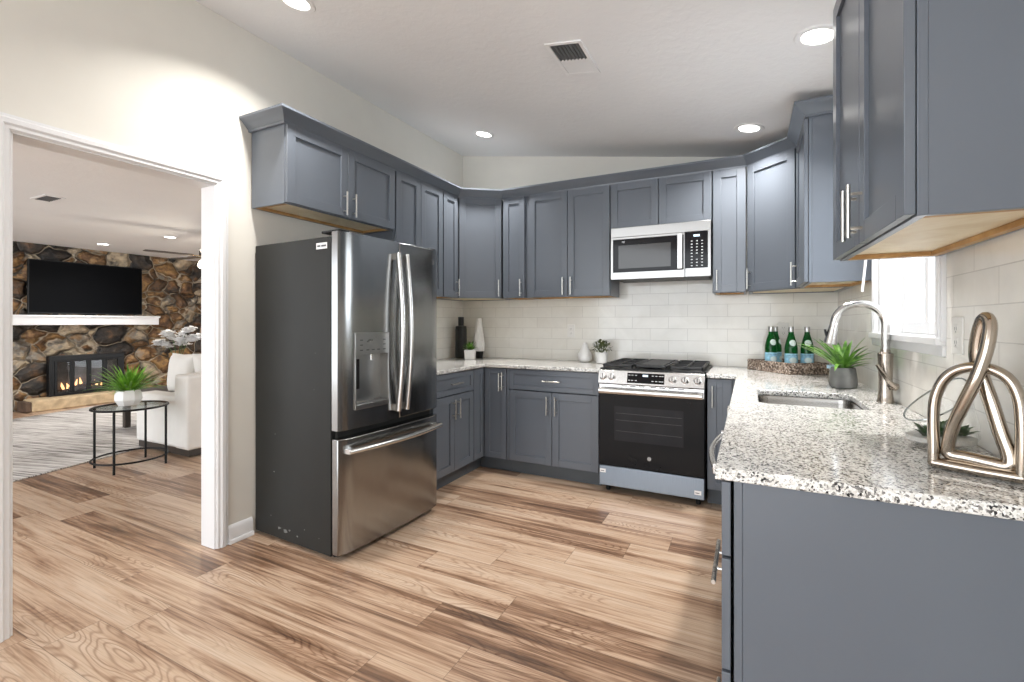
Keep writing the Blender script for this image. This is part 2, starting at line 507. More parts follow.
M = dict(
    wall=simple('wall_paint', (.69, .668, .612), .85, var=.015, bump=.04, bscale=120),
    ceil=ceiling_mat(),
    white=simple('white_trim', (.72, .72, .725), .4, var=.01),
    cab=simple('cabinet_paint', (.119, .135, .159), .30, var=.025, vscale=3, spec=.5),
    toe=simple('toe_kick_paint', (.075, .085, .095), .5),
    nickel=steel('brushed_nickel', (.62, .60, .56), .28, (60, 1, 1)),
    steel=steel('stainless_steel', (.60, .59, .575), .24, (1, 1, 60)),
    dsteel=steel('slate_stainless', (.31, .312, .308), .20, (40, 40, 1), .03, .007),
    fside=simple('fridge_side_paint', (.020, .0205, .019), .5, spec=.25, var=.12, vscale=3, bump=.05),
    black=simple('black_plastic', (.009, .009, .0095), .4, spec=.22),
    gap=simple('seal_rubber', (.006, .006, .006), .8),
    bglass=simple('black_glass', (.005, .005, .006), .06, spec=.18, var=.1),
    wglass=simple('oven_window_glass', (.014, .014, .016), .10, spec=.2, var=.2),
    iron=simple('cast_iron', (.016, .016, .017), .5, bump=.2),
    granite=granite_mat(), floor=floor_mat(), tile_x=tile_mat('backsplash_tile', 0), tile_y=tile_mat('side_backsplash_tile', 1),
    stone=stone_mat(), rug=rug_mat(), wicker=wicker_mat(),
    rawwood=raw_wood('unfinished_wood', (.72, .60, .40), (.86, .77, .58)),
    rail=raw_wood('raw_rail_wood', (.36, .19, .06), (.55, .33, .13)),
    lens=glow('lamp_lens', (1.0, .97, .92), 9.0),
    white_enamel=simple('white_enamel', (.80, .80, .80), .35, var=.01),
    vent_dark=simple('dark_grey_metal', (.10, .10, .10), .6),  # even dark grey for louvres, vent backings and microwave underside parts
    plate=simple('outlet_plastic', (.74, .73, .70), .35, var=.01),
    slot=simple('outlet_slot', (.08, .08, .08), .6),
    paper=simple('sticker_paper', (.80, .80, .80), .5, var=.02),
    ink=simple('print_ink', (.09, .09, .10), .6),
    lettering=simple('panel_lettering', (.62, .64, .66), .5, var=.01),
    display=glow('lit_display', (.55, .70, .85), .55),
    green_glass=None, clear=clear_glass('clear_glass', (.985, .99, .99), .025, .35), pane=clear_glass('window_glass', (.98, .99, 1.0), .05),
    tableglass=clear_glass('tinted_table_glass', (.80, .84, .83), .10),
    label=simple('bottle_label_blue', (.27, .52, .66), .45, var=.25, vscale=45),
    label_w=simple('bottle_label_white', (.62, .72, .70), .45, var=.1, vscale=40),
    label_ink=simple('bottle_label_ink', (.025, .05, .16), .5),
    foil=steel('cap_foil', (.55, .55, .55), .3),
    concrete=simple('grey_cement', (.15, .15, .145), .75, var=.2, vscale=18, bump=.2),
    ceramic=simple('white_ceramic', (.78, .775, .76), .3, var=.015),
    marble=simple('white_facet_ceramic', (.74, .73, .70), .4, var=.05, vscale=20),
    blackvase=simple('black_ceramic', (.014, .014, .013), .35, var=.4, vscale=30, bump=.3, bscale=60),
    bronze=steel('polished_bronze', (.47, .41, .345), .13, (3, 3, 3), .06, .012),
    leaf=leaf_mat('strap_leaf', (.03, .12, .010), (.17, .36, .05), 26),
    leaf2=leaf_mat('bright_leaf', (.06, .22, .012), (.22, .46, .04)),
    leafd=leaf_mat('dark_leaf', (.012, .05, .010), (.06, .13, .03)),
    leafo=leaf_mat('olive_leaf', (.03, .05, .012), (.16, .19, .07), 40),
    soil=simple('potting_soil', (.03, .02, .014), .95, bump=.5, var=.3),
    pebble=simple('pale_pebbles', (.60, .58, .54), .8, var=.15, vscale=60, bump=.6),
    fabric=simple('linen_slipcover', (.70, .68, .645), .95, var=.03, vscale=8, bump=.12, bscale=200),
    petal=simple('white_petal', (.93, .925, .92), .6, var=.02),
    darkwood=simple('dark_wood', (.035, .026, .02), .5, var=.2),
    hearth=simple('hearth_limestone', (.50, .38, .235), .8, var=.22, vscale=12, bump=.8, bscale=14),
    hearth_end=simple('hearth_brown_stone', (.09, .055, .035), .8, var=.3, vscale=12, bump=.6, bscale=14),
    screen=simple('screen_glass', (.0015, .0015, .002), .3, spec=.03),
    flame=glow('flame', (1.0, .50, .20), 3.0), log=simple('charred_log', (.05, .03, .02), .9, bump=.6, bscale=25, var=.3),
    firebrick=simple('firebox_brick', (.13, .12, .11), .9, var=.3, vscale=14),
    fireglass=clear_glass('firescreen_glass', (.82, .82, .83), .02, .3),
    fanblade=simple('fan_blade_wood', (.05, .04, .035), .45), shade=glow('lit_glass_shade', (1.0, .90, .74), 2.6),
    midsteel=steel('dispenser_steel', (.36, .36, .355), .28, (1, 1, 1), .03),
    msteel=steel('satin_steel', (.40, .395, .385), .3, (60, 1, 1), .05),
    film=steel('filmed_steel', (.26, .31, .37), .34, (60, 1, 1), .1),
    gold=steel('brass', (.72, .55, .30), .25),
    sinksteel=steel('sink_steel', (.30, .285, .265), .2, (1, 60, 1)),
    chromedark=steel('faucet_nickel', (.42, .37, .32), .24, (1, 1, 40)),
    faucet=steel('faucet_steel', (.58, .57, .55), .20, (1, 1, 40)),
)
g = NT('green_bottle_glass')
g.b.inputs['Base Color'].default_value = (.006, .13, .022, 1); g.b.inputs['Roughness'].default_value = .04
g.b.inputs['Transmission Weight'].default_value = .55; g.b.inputs['IOR'].default_value = 1.3
M['green_glass'] = g.m

# ---------------------------------------------------------------- the setting
XL, YB, XR = -2.659, 4.141, .589
CT = .916
def ceil_z(x): return 2.998 - .162 * (x - XL)


def plank_floor(name, x0, x1, y0, y1):
    """one mesh, one face per plank, each with its own grain"""
    W = .19; rows = {}
    known = {0: -2.30, -1: -2.46, 1: -1.27, 2: -.97, 3: -1.235, 4: -.957, 5: -1.535, 6: -1.205, 7: -.867, 8: -.605, 9: -.40}
    vs = []; fs = []; uvs = []; tones = []; halves = []
    rnd = random.Random(11); L = 1.48
    k0 = int(math.floor((y0 - 1.0) / W)); k1 = int(math.ceil((y1 - 1.0) / W))
    for k in range(k0, k1):
        ya = max(y0, 1.0 + k * W); yb = min(y1, 1.0 + (k + 1) * W); yc = 1.0 + (k + .5) * W
        j = known.get(k, rnd.uniform(0, L)); s = j - math.ceil((j - x0) / L) * L
        while s < x1:
            a, b = max(s, x0), min(s + L, x1)
            if b - a > .002:
                o = len(vs); mid = s + L / 2
                vs += [(a, ya, 0), (b, ya, 0), (b, yb, 0), (a, yb, 0)]; fs.append((o, o + 1, o + 2, o + 3))
                uvs += [(a - mid, ya - yc), (b - mid, ya - yc), (b - mid, yb - yc), (a - mid, yb - yc)]
                tones.append(rnd.random()); halves.append(L / 2)
            s += L
    me = bpy.data.meshes.new(name); me.from_pydata(vs, [], fs)
    uvl = me.uv_layers.new(name='plank')
    for i, q in enumerate(uvs): uvl.data[i].uv = q
    t = me.attributes.new('tone', 'FLOAT', 'FACE'); t.data.foreach_set('value', tones)
    h = me.attributes.new('half_length', 'FLOAT', 'FACE'); h.data.foreach_set('value', halves)
    me.materials.append(M['floor']); me.update()
    o = bpy.data.objects.new(name, me); COL.objects.link(o)
    return struct(o)


plank_floor('floor', -9.45, .75, -3.6, 6.5)

# left wall with the cased opening to the living room
OY0, OY1, OZ = .785, 1.597, 2.035
def yz_prism(mb, poly, x0, x1):       # polygon in (y, z) given thickness along x
    n = len(poly)
    vs = [(x0, p[0], p[1]) for p in poly] + [(x1, p[0], p[1]) for p in poly]
    fs = [tuple(range(n)), tuple(range(2 * n - 1, n - 1, -1))] + [(i, n + i, n + (i + 1) % n, (i + 1) % n) for i in range(n)]
    mb.add(vs, fs)
mb = MB()
yz_prism(mb, [(-.4, 0), (OY0 - .012, 0), (OY0 - .012, OZ + .012), (OY1 + .012, OZ + .012), (OY1 + .012, 0), (YB, 0), (YB, ceil_z(XL)), (-.4, ceil_z(XL))], XL - .121, XL)
struct(mb.build('wall_left', M['wall'], smooth=0))
mb = MB()
n_ = [(XL - .121, 0), (XR + .14, 0), (XR + .14, ceil_z(XR + .14)), (XL - .121, ceil_z(XL - .121))]
vs = [(p[0], YB, p[1]) for p in n_] + [(p[0], YB + .12, p[1]) for p in n_]
mb.add(vs, [(0, 1, 2, 3), (7, 6, 5, 4), (0, 4, 5, 1), (1, 5, 6, 2), (2, 6, 7, 3), (3, 7, 4, 0)])
struct(mb.build('wall_back', M['wall'], smooth=0))
WY0, WY1, WZ0, WZ1 = 2.095, 2.955, 1.187, 2.12
mb = MB()
zr = ceil_z(XR)
for (a, b, c, d) in ((-3.0, WY0, 0, zr), (WY1, YB, 0, zr), (WY0, WY1, 0, WZ0), (WY0, WY1, WZ1, zr)):
    mb.box(XR, XR + .14, a, b, c, d)
struct(mb.build('wall_right', M['wall'], smooth=0))
mb = MB()
a, b = XL - .121, XR + .14
mb.add([(a, -3.0, ceil_z(a)), (b, -3.0, ceil_z(b)), (b, YB + .12, ceil_z(b)), (a, YB + .12, ceil_z(a)),
        (a, -3.0, ceil_z(a) + .1), (b, -3.0, ceil_z(b) + .1), (b, YB + .12, ceil_z(b) + .1), (a, YB + .12, ceil_z(a) + .1)],
       [(0, 1, 2, 3), (7, 6, 5, 4), (0, 4, 5, 1), (1, 5, 6, 2), (2, 6, 7, 3), (3, 7, 4, 0)])
struct(mb.build('ceiling', M['ceil'], smooth=0))
# living room shell
LC = 2.42
struct(MB().box(-9.45, XL - .122, -2.2, 6.5, LC, LC + .1).build('ceiling_living_room', M['ceil'], smooth=0))
struct(MB().box(-9.45, -9.3, -2.2, 6.5, 0, LC).build('wall_stone', M['stone'], smooth=0))
struct(MB().box(-9.3, XL - .122, 6.4, 6.5, 0, LC).build('wall_living_room', M['wall'], smooth=0))

# door casing (mitred), jamb, baseboard
casing = [(0, 0), (.012, .010), (.012, .022), (.020, .030), (.020, .048), (.013, .055), (.013, .066), (0, .068)]   # (proud of wall, away from opening)
mb = MB()
y0, y1, zt = OY0, OY1, OZ
n = len(casing)
vs = []
for (pr, aw) in casing: vs.append((XL + .0005 + pr, y0 - aw, 0.001))
for (pr, aw) in casing: vs.append((XL + .0005 + pr, y0 - aw, zt + aw))
for (pr, aw) in casing: vs.append((XL + .0005 + pr, y1 + aw, zt + aw))
for (pr, aw) in casing: vs.append((XL + .0005 + pr, y1 + aw, 0.001))
fs = [(i * n + k, (i + 1) * n + k, (i + 1) * n + (k + 1) % n, i * n + (k + 1) % n) for i in range(3) for k in range(n)]
fs += [tuple(range(n)), tuple(3 * n + k for k in range(n))]
mb.add(vs, fs)
struct(mb.build('trim_1', M['white'], smooth=25))
mb = MB()
mb.box(XL - .123, XL + .001, y0 - .012, y0 + .004, 0.001, zt); mb.box(XL - .123, XL + .001, y1 - .004, y1 + .012, 0.001, zt)
mb.box(XL - .123, XL + .001, y0 - .012, y1 + .012, zt - .004, zt + .012)
struct(mb.build('trim_2', M['white'], smooth=0))
bb = [(0, .001), (.026, .001), (.026, .014), (.022, .022), (.014, .024), (.014, .082), (.009, .094), (.004, .102), (0, .104)]
mb = MB().sweep(bb, [(XL + .0005, y1 + .0685), (XL + .0005, 1.812)])
struct(mb.build('baseboard_left', M['white'], smooth=30))

# tiled backsplash: back wall, then the window wall
mb = MB().box(XL + .001, XR - .0085, YB - .008, YB - .0005, CT + .001, 1.62)
struct(mb.build('backsplash', M['tile_x'], smooth=0))
mb = MB()
for (a, b, c, d) in ((1.16, WY0 - .07, CT + .001, 1.50), (WY0 - .07, WY1 + .07, CT + .001, 1.15), (WY1 + .07, YB - .0005, CT + .001, 1.50)):
    mb.box(XR - .008, XR - .0005, a, b, c, d)
struct(mb.build('backsplash_side', M['tile_y'], smooth=0))
mb = MB().box(XL + .0005, XL + .008, 2.74, YB - .0085, CT + .001, 1.50)
struct(mb.build('backsplash_left', M['tile_y'], smooth=0))

# window over the sink
win = bpy.data.objects.new('window_1', None); COL.objects.link(win); struct(win)
mb = MB()
cz = 2.12
for (a, b, c, d) in ((WY0 - .066, WY0 - .004, 1.20, cz + .062), (WY1 + .004, WY1 + .066, 1.20, cz + .062), (WY0 - .066, WY1 + .066, cz + .0625, cz + .12)):
    mb.box(XR - .020, XR - .0005, a, b, c, d)
    if b - a < .1: mb.box(XR - .026, XR - .018, a + .012, a + .026, c, d)
mb.build('window_casing', M['white'], win, .003, 30)
mb = MB().box(XR - .034, XR + .125, WY0 - .06, WY1 + .06, 1.188, 1.215).box(XR - .018, XR - .0005, WY0 - .066, WY1 + .066, 1.152, 1.188)
mb.build('window_sill', M['white'], win, .003, 30)
mb = MB()
mb.box(XR - .0005, XR + .125, WY0 - .005, WY0 + .012, 1.215, cz); mb.box(XR - .0005, XR + .125, WY1 - .012, WY1 + .005, 1.215, cz)
mb.box(XR - .0005, XR + .125, WY0, WY1, cz - .012, cz + .005)
mb.build('window_jamb', M['white'], win, .002, 30)
mb = MB()
ym = (WY0 + WY1) / 2
for (a, b, xx) in ((WY0 + .012, ym + .02, .085), (ym - .02, WY1 - .012, .105)):
    x = XR + xx
    mb.box(x - .014, x + .014, a, a + .045, 1.216, cz - .012); mb.box(x - .014, x + .014, b - .045, b, 1.216, cz - .012)
    mb.box(x - .014, x + .014, a + .045, b - .045, 1.216, 1.268); mb.box(x - .014, x + .014, a + .045, b - .045, cz - .06, cz - .012)
mb.build('window_sash', M['white'], win, .002, 30)
for (a, b, xx) in ((WY0 + .057, ym - .025, .085), (ym + .025, WY1 - .057, .105)):
    MB().box(XR + xx - .002, XR + xx + .002, a, b, 1.268, cz - .06).build('window_pane', M['pane'], win, 0, 0)
# wand of the blind, hanging at the far casing
mb = MB().cyl((XR - .045, 2.955, 1.70), (XR - .068, 2.97, 1.425), .006, 8)
wand = mb.build('blind_wand', M['white'], None, 0, 40)
tag(wand, 'thin white blind wand hanging at the far side of the sink window', 'blind wand')
MB().box(XR - .060, XR - .021, 2.94, 2.968, 1.69, 1.715).build('bracket', M['white'], wand, .002, 30)


# ---------------------------------------------------------------- recessed lamps and vents
def downlight(x, y, label, grp, z=None, tilt=True, power=LAMP_W):
    z = ceil_z(x) if z is None else z
    r = empty('recessed_light', label, 'ceiling light', (x, y, z), 0, grp)
    if tilt: r.rotation_euler = (0, math.atan(.162), 0)
    MB().lathe([(.062, -.002), (.066, -.006), (.088, -.006), (.093, -.001), (.093, -.0005), (.062, -.0005)], 36, caps=False).build('trim_ring', M['white_enamel'], r)
    l = MB().lathe([(.0, -.003), (.066, -.003), (.066, -.0006), (0, -.0006)], 36).build('lens', M['lens'], r)
    d = bpy.data.lights.new('lamp', 'AREA'); d.shape = 'DISK'; d.size = .12; d.energy = power; d.spread = math.radians(122); d.color = LAMP_COL
    o = bpy.data.objects.new('lamp', d); COL.objects.link(o); o.parent = l; o.location = (0, 0, -.008)
    return r
KG = 'recessed lights in the kitchen ceiling'
downlight(-2.06, 1.646, 'bright round recessed ceiling light at the top edge, above the left wall', KG)
downlight(-2.05, 3.527, 'small round recessed ceiling light in front of the far left corner', KG)
downlight(.271, 2.446, 'bright round recessed ceiling light beside the near right wall cabinet', KG)
downlight(.002, 3.52, 'round recessed ceiling light above the far right corner cabinet', KG)
LG = 'recessed lights in the living room ceiling'
downlight(-8.476, 3.465, 'small recessed light in the living room ceiling, above the television', LG, LC, False)
downlight(-6.975, 3.588, 'small recessed light in the living room ceiling, nearest the ceiling fan', LG, LC, False)


def vent(name, label, loc, tilt, sx, sy, half):
    r = empty(name, label, 'vent', loc)
    r.rotation_euler = (0, tilt, 0)
    mb = MB(); fr = .022
    mb.box(-sx / 2, sx / 2, -sy / 2, -sy / 2 + fr, -.008, -.0005); mb.box(-sx / 2, sx / 2, sy / 2 - fr, sy / 2, -.008, -.0005)
    mb.box(-sx / 2, -sx / 2 + fr, -sy / 2 + fr, sy / 2 - fr, -.008, -.0005); mb.box(sx / 2 - fr, sx / 2, -sy / 2 + fr, sy / 2 - fr, -.008, -.0005)
    mb.build('frame', M['white_enamel'], r, .002, 30)
    MB().box(-sx / 2 + fr, sx / 2 - fr, -sy / 2 + fr, sy / 2 - fr, -.0012, -.0006).build('backing', M['vent_dark'], r, 0, 0)
    mb = MB(); n = 8
    yb = half if half else sy / 2 - fr
    for i in range(n):
        x = -sx / 2 + fr + (i + .5) * (sx - 2 * fr) / n
        mb.box(-.0012, .0012, -sy / 2 + fr, yb, -.005, .005, 0, T(x, 0, -.006) @ RY(38))
    mb.build('louvre', M['vent_dark'], r, 0, 0)
    if half:
        MB().box(-sx / 2 + fr, sx / 2 - fr, half, sy / 2 - fr, -.007, -.001).build('damper_plate', M['white_enamel'], r, .002, 30)
    return r
vent('ceiling_vent', 'white rectangular air vent with dark louvres in the kitchen ceiling', (-.852, 2.435, ceil_z(-.852)), math.atan(.162), .205, .345, .005)
vent('ceiling_vent', 'small white air vent in the living room ceiling', (-5.8, 1.956, LC), 0, .30, .15, 0)


# ---------------------------------------------------------------- cabinets
def shaker(mb, x0, x1, z0, z1, M_=None, fw=.056):
    """a shaker front: four rails and a recessed panel, front at y=0"""
    mb.box(x0, x0 + fw, 0, .020, z0, z1, 0, M_); mb.box(x1 - fw, x1, 0, .020, z0, z1, 0, M_)
    mb.box(x0 + fw, x1 - fw, 0, .020, z0, z0 + fw, 0, M_); mb.box(x0 + fw, x1 - fw, 0, .020, z1 - fw, z1, 0, M_)
    mb.box(x0 + fw - .001, x1 - fw + .001, .011, .018, z0 + fw - .001, z1 - fw + .001, 0, M_)


def bar_pull(parent, x, z, vertical=True, L=.15, s=.032, M_=None):
    mb = MB(); r = .0058
    if vertical:
        mb.cyl((x, -s, z - L / 2), (x, -s, z + L / 2), r, 12, M=M_)
        for q in (-.048, .048): mb.cyl((x, -s, z + q), (x, .001, z + q), .0045, 8, M=M_)
    else:
        mb.cyl((x - L / 2, -s, z), (x + L / 2, -s, z), r, 12, M=M_)
        for q in (-.048, .048): mb.cyl((x + q, -s, z), (x + q, .001, z), .0045, 8, M=M_)
    mb.build('handle', M['nickel'], parent, 0, 40)


def front(root, kind, x0, x1, z0, z1, handle=None, M_=None, fw=.056):
    mb = MB(); shaker(mb, x0, x1, z0, z1, M_, fw if kind == 'door' else .04)
    d = mb.build(kind, M['cab'], root, .0015, 30)
    if handle: bar_pull(d, *handle, M_=M_)
    return d


def carcass_upper(root, W, H, D, rails=True):
    """open-bottomed box: painted sides, back and top, raw wood underside set up inside it"""
    mb = MB(); t = .016; y = .0215
    mb.box(.0015, t, y + .0182, D, 0, H); mb.box(W - t, W - .0015, y + .0182, D, 0, H)
    mb.box(t, W - t, D - .008, D, 0, H); mb.box(t, W - t, y, D - .008, H - t, H)
    mb.box(0, .036, y, y + .018, 0, H); mb.box(W - .036, W, y, y + .018, 0, H)
    mb.box(.036, W - .036, y, y + .018, 0, .04); mb.box(.036, W - .036, y, y + .018, H - .05, H - t)
    body = mb.build('cabinet_box', M['cab'], root, .0012, 30)
    MB().box(t + .0005, W - t - .0005, y + .019, D - .009, .016, .028).build('underside', M['rawwood'], body, 0, 0)
    mb = MB()
    mb.box(t + .0005, W - t - .0005, D - .030, D - .009, .0005, .0155)
    mb.box(t + .0005, t + .02, y + .019, D - .031, .0005, .0155); mb.box(W - t - .02, W - t - .0005, y + .019, D - .031, .0005, .0155)
    mb.build('bottom_rail', M['rail'], body, .001, 30)
    return body


UZ, UH = 1.487, .913
WG = 'wall cabinets around the kitchen'
UD = .315
def upper(label, loc, rz, W, H, fronts, D=UD):
    r = empty('wall_cabinet', label, 'wall cabinet', loc, rz, WG)
    carcass_upper(r, W, H, D)
    for f in fronts: front(r, *f)
    return r

# over the fridge
upper('short blue-grey two-door wall cabinet above the refrigerator', (-2.338, 1.806, 1.948), 90, .914, UH - .461,
      [('door', .003, .4545, .004, .447, (.418, .085)), ('door', .4595, .911, .004, .447, (.496, .085))])
upper('tall blue-grey two-door wall cabinet just past the one above the refrigerator', (-2.338, 2.7225, UZ), 90, .612, UH,
      [('door', .012, .302, .004, .908, (.272, .092)), ('door', .307, .604, .004, .908, (.336, .092))])
upper('narrow blue-grey wall cabinet on the left wall beside the far left corner cabinet', (-2.338, 3.337, UZ), 90, .229, UH,
      [('door', .005, .224, .004, .908, (.193, .092))])
upper('narrow blue-grey wall cabinet on the back wall right of the far left corner cabinet', (-2.016, 3.807, UZ), 0, .229, UH,
      [('door', .006, .222, .004, .908, (.190, .092))])
upper('wide blue-grey two-door wall cabinet left of the microwave', (-1.785, 3.807, UZ), 0, .768, UH,
      [('door', .037, .3955, .004, .908, (.362, .092)), ('door', .4005, .764, .004, .908, (.434, .092))])
upper('short blue-grey two-door wall cabinet above the microwave', (-1.015, 3.807, 2.024), 0, .770, UH - .537,
      [('door', .004, .3805, .004, .371, None), ('door', .3855, .766, .004, .371, None)])
upper('narrow blue-grey wall cabinet right of the microwave', (-.243, 3.807, UZ), 0, .226, UH,
      [('door', .005, .221, .004, .908, (.032, .092))])
upper('blue-grey wall cabinet on the right wall between the far right corner and the window', (.274, 3.535, UZ), -90, .485, UH,
      [('door', .004, .481, .004, .908, (.036, .092))], .313)
near = upper('large blue-grey wall cabinet close by at the upper right with its plain end showing', (.2725, 2.045, UZ), -88.75, .80, UH,
             [('door', .003, .3985, .004, .908, (.366, .092)), ('door', .4035, .797, .004, .908, (.436, .092))], .298)


def diagonal(label, wall, pa, pb, wy):
    """five-sided corner cabinet; pa, pb are the two ends of its door on plan, seen left to right"""
    r = empty('corner_wall_cabinet', label, 'wall cabinet', (pa[0], pa[1], UZ), 0, WG)
    ax = Vector((pb[0] - pa[0], pb[1] - pa[1])); L = ax.length; ax.normalize(); nin = Vector((-ax.y, ax.x))
    ang = math.degrees(math.atan2(ax.y, ax.x))
    a = Vector((0, 0)) + nin * .021; b = ax * L + nin * .021
    cx, cy = wall[0] - pa[0], wall[1] - pa[1]
    if wall[0] < pa[0]: poly = [a, b, (b.x, cy), (cx, cy), (cx, a.y)]
    else: poly = [a, b, (cx, b.y), (cx, cy), (a.x, cy)]
    poly = [tuple(p) for p in poly]
    mb = MB().prism(poly, .017, UH)
    ctr = Vector((sum(p[0] for p in poly) / 5, sum(p[1] for p in poly) / 5))
    ins = [tuple(Vector(p) + (ctr - Vector(p)) * .09) for p in poly]
    for i in range(5):
        j = (i + 1) % 5
        mb.prism([poly[i], poly[j], ins[j], ins[i]], 0, .0175)
    body = mb.build('cabinet_box', M['cab'], r, .001, 30)
    ins2 = [tuple(Vector(p) + (ctr - Vector(p)) * .10) for p in poly]
    MB().prism(ins2, .006, .0165).build('underside', M['rawwood'], body, 0, 0)
    return r, L, RZ(ang)
r, L, m_ = diagonal('blue-grey corner wall cabinet with angled door in the far left corner', (XL + .009, YB - .009), (-2.338, 3.571), (-2.021, 3.807), 0)
front(r, 'door', .006, L - .006, .004, .908, (L - .036, .092), m_)
r, L, m_ = diagonal('blue-grey corner wall cabinet with angled door in the far right corner', (XR - .009, YB - .009), (-.014, 3.807), (.270, 3.541), 0)
front(r, 'door', .006, L - .006, .004, .908, (.034, .092), m_)

# crown moulding run along the wall cabinets
prof = [(0, 2.3965), (.012, 2.3965), (.014, 2.409), (.020, 2.413), (.030, 2.424), (.052, 2.446), (.063, 2.452), (.069, 2.458), (.069, 2.470), (0, 2.470)]
path = [(XL + .001, 1.803), (-2.3545, 1.803), (-2.3545, 3.5745), (-2.0235, 3.8235), (-.0075, 3.8235), (.2895, 3.5465), (.2895, 3.047), (XR - .001, 3.047)]
mb = MB().sweep(prof, path)
tag(mb.build('crown_molding', M['cab'], None, 0, 20), 'blue-grey crown molding along the tops of the wall cabinets', 'crown molding')

# base cabinets
BG = 'base cabinets under the granite counters'
BH = CT - .030 - .001
def carcass_base(root, W, D, toe=True, back=True, y=.0215):
    mb = MB(); t = .018; zb = .115
    mb.box(.0015, t, y + .0182, D, zb, BH); mb.box(W - t, W - .0015, y + .0182, D, zb, BH); mb.box(t, W - t, y + .018, D, zb, zb + t)
    if back: mb.box(t, W - t, D - .01, D, zb + t, BH)
    mb.box(0, .03, y, y + .018, zb, BH); mb.box(W - .03, W, y, y + .018, zb, BH)
    mb.box(.03, W - .03, y, y + .018, zb, zb + .03); mb.box(.03, W - .03, y, y + .018, BH - .022, BH)
    b = mb.build('cabinet_box', M['cab'], root, .0012, 30)
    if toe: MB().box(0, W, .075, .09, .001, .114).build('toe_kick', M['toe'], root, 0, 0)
    return b
def base(label, loc, rz, W, fronts, D=.60, **k):
    r = empty('base_cabinet', label, 'base cabinet', loc, rz, BG)
    carcass_base(r, W, D, **k)
    for f in fronts: front(r, *f)
    return r
base('blue-grey base cabinet with a drawer over two doors beside the refrigerator', (-2.03, 2.765, 0), 90, .563,
     [('drawer', .004, .559, .712, .879, (.2815, .795, False)), ('door', .004, .279, .120, .704, (.248, .60)), ('door', .284, .559, .120, .704, (.315, .60))])
base('wide blue-grey base cabinet with one long drawer left of the range', (-1.790, 3.494, 0), 0, .772,
     [('drawer', .004, .768, .712, .879, (.386, .795, False)), ('door', .004, .3835, .120, .704, (.350, .60)), ('door', .3885, .768, .120, .704, (.422, .60))])
nb = base('narrow blue-grey base cabinet right of the range', (-.257, 3.494, 0), 0, .178,
     [('door', .004, .155, .120, .879, (.036, .76))])
MB().box(.1785, .237, .0215, .038, .115, BH).box(.219, .237, -.398, .0213, .115, BH).build('filler_panel', M['cab'], nb, .001, 30)
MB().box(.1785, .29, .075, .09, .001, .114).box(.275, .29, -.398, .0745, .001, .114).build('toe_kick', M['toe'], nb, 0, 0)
base('blue-grey drawer base at the near end of the right counter with plain end panel', (-.059, 1.572, 0), -90, .322,
     [('drawer', .003, .319, .700, .879, None), ('drawer', .003, .319, .424, .692, (.161, .612, False, .25, .021)), ('drawer', .003, .319, .120, .416, (.161, .20, False, .25, .021))], .646, y=.0275)
base('blue-grey two-door sink base cabinet under the sink', (-.060, 3.092, 0), -90, .912,
     [('door', .004, .4535, .120, .879, (.42, .76)), ('door', .4585, .908, .120, .879, (.495, .76))], .648, back=False)

# corner base cabinet with a folding two-leaf door
r = empty('corner_base_cabinet', 'blue-grey corner base cabinet with folding door in the far left corner', 'base cabinet', (-2.03, 3.494, 0), 0, BG)
poly = [(-.0215, -.162), (-.0215, .0215), (.222, .0215), (.222, .637), (-.618, .637), (-.618, -.162)]
mb = MB().prism(poly, .115, BH)
mb.box(.2225, .2385, .003, .03, .115, BH)
mb.build('cabinet_box', M['cab'], r, .001, 30)
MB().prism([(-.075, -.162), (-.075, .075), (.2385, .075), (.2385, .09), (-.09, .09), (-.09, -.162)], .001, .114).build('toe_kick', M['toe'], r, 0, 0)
front(r, 'door', 0, .155, .120, .879, None, T(0, -.158, 0) @ RZ(90), .045)
d = front(r, 'door', .010, .215, .120, .879, (.188, .775), None, .045)
bar_pull(d, .160, .765)

# ---------------------------------------------------------------- countertops
def slab(name, outer, holes, label):
    bm = bmesh.new()
    def loop(pts, z): 
        vs = [bm.verts.new((p[0], p[1], z)) for p in pts]
        return [bm.edges.new((vs[i], vs[(i + 1) % len(vs)])) for i in range(len(vs))]
    es = loop(outer, CT)
    for h in holes: es += loop(h, CT)
    res = bmesh.ops.triangle_fill(bm, edges=es, use_beauty=True)
    fc = [f for f in res['geom'] if isinstance(f, bmesh.types.BMFace)]
    bmesh.ops.recalc_face_normals(bm, faces=fc)
    ex = bmesh.ops.extrude_face_region(bm, geom=fc)
    for v in [g for g in ex['geom'] if isinstance(g, bmesh.types.BMVert)]: v.co.z -= .030
    bmesh.ops.recalc_face_normals(bm, faces=bm.faces)
    bmesh.ops.dissolve_limit(bm, angle_limit=.01, verts=bm.verts, edges=bm.edges)
    me = bpy.data.meshes.new(name); bm.to_mesh(me); bm.free()
    me.materials.append(M['granite']); me.shade_smooth(); me.set_sharp_from_angle(angle=math.radians(35))
    o = bpy.data.objects.new(name, me); COL.objects.link(o)
    b = o.modifiers.new('bevel', 'BEVEL'); b.width = .006; b.segments = 3; b.limit_method = 'ANGLE'; b.angle_limit = math.radians(40)
    return tag(o, label, 'countertop', 'granite countertops')
slab('countertop', [(XL + .009, 2.70), (-2.005, 2.70), (-2.005, 3.469), (-1.008, 3.469), (-1.008, YB - .009), (XL + .009, YB - .009)], [],
     'speckled granite countertop in the far left corner, between refrigerator and range')
def rrect(x0, x1, y0, y1, r, n=6):
    o = []
    for (cx, cy, a0) in ((x1 - r, y1 - r, 0), (x0 + r, y1 - r, 90), (x0 + r, y0 + r, 180), (x1 - r, y0 + r, 270)):
        for i in range(n + 1):
            a = math.radians(a0 + 90 * i / n); o.append((cx + r * math.cos(a), cy + r * math.sin(a)))
    return o
SX0, SX1, SY0, SY1 = .040, .442, 2.32, 2.79
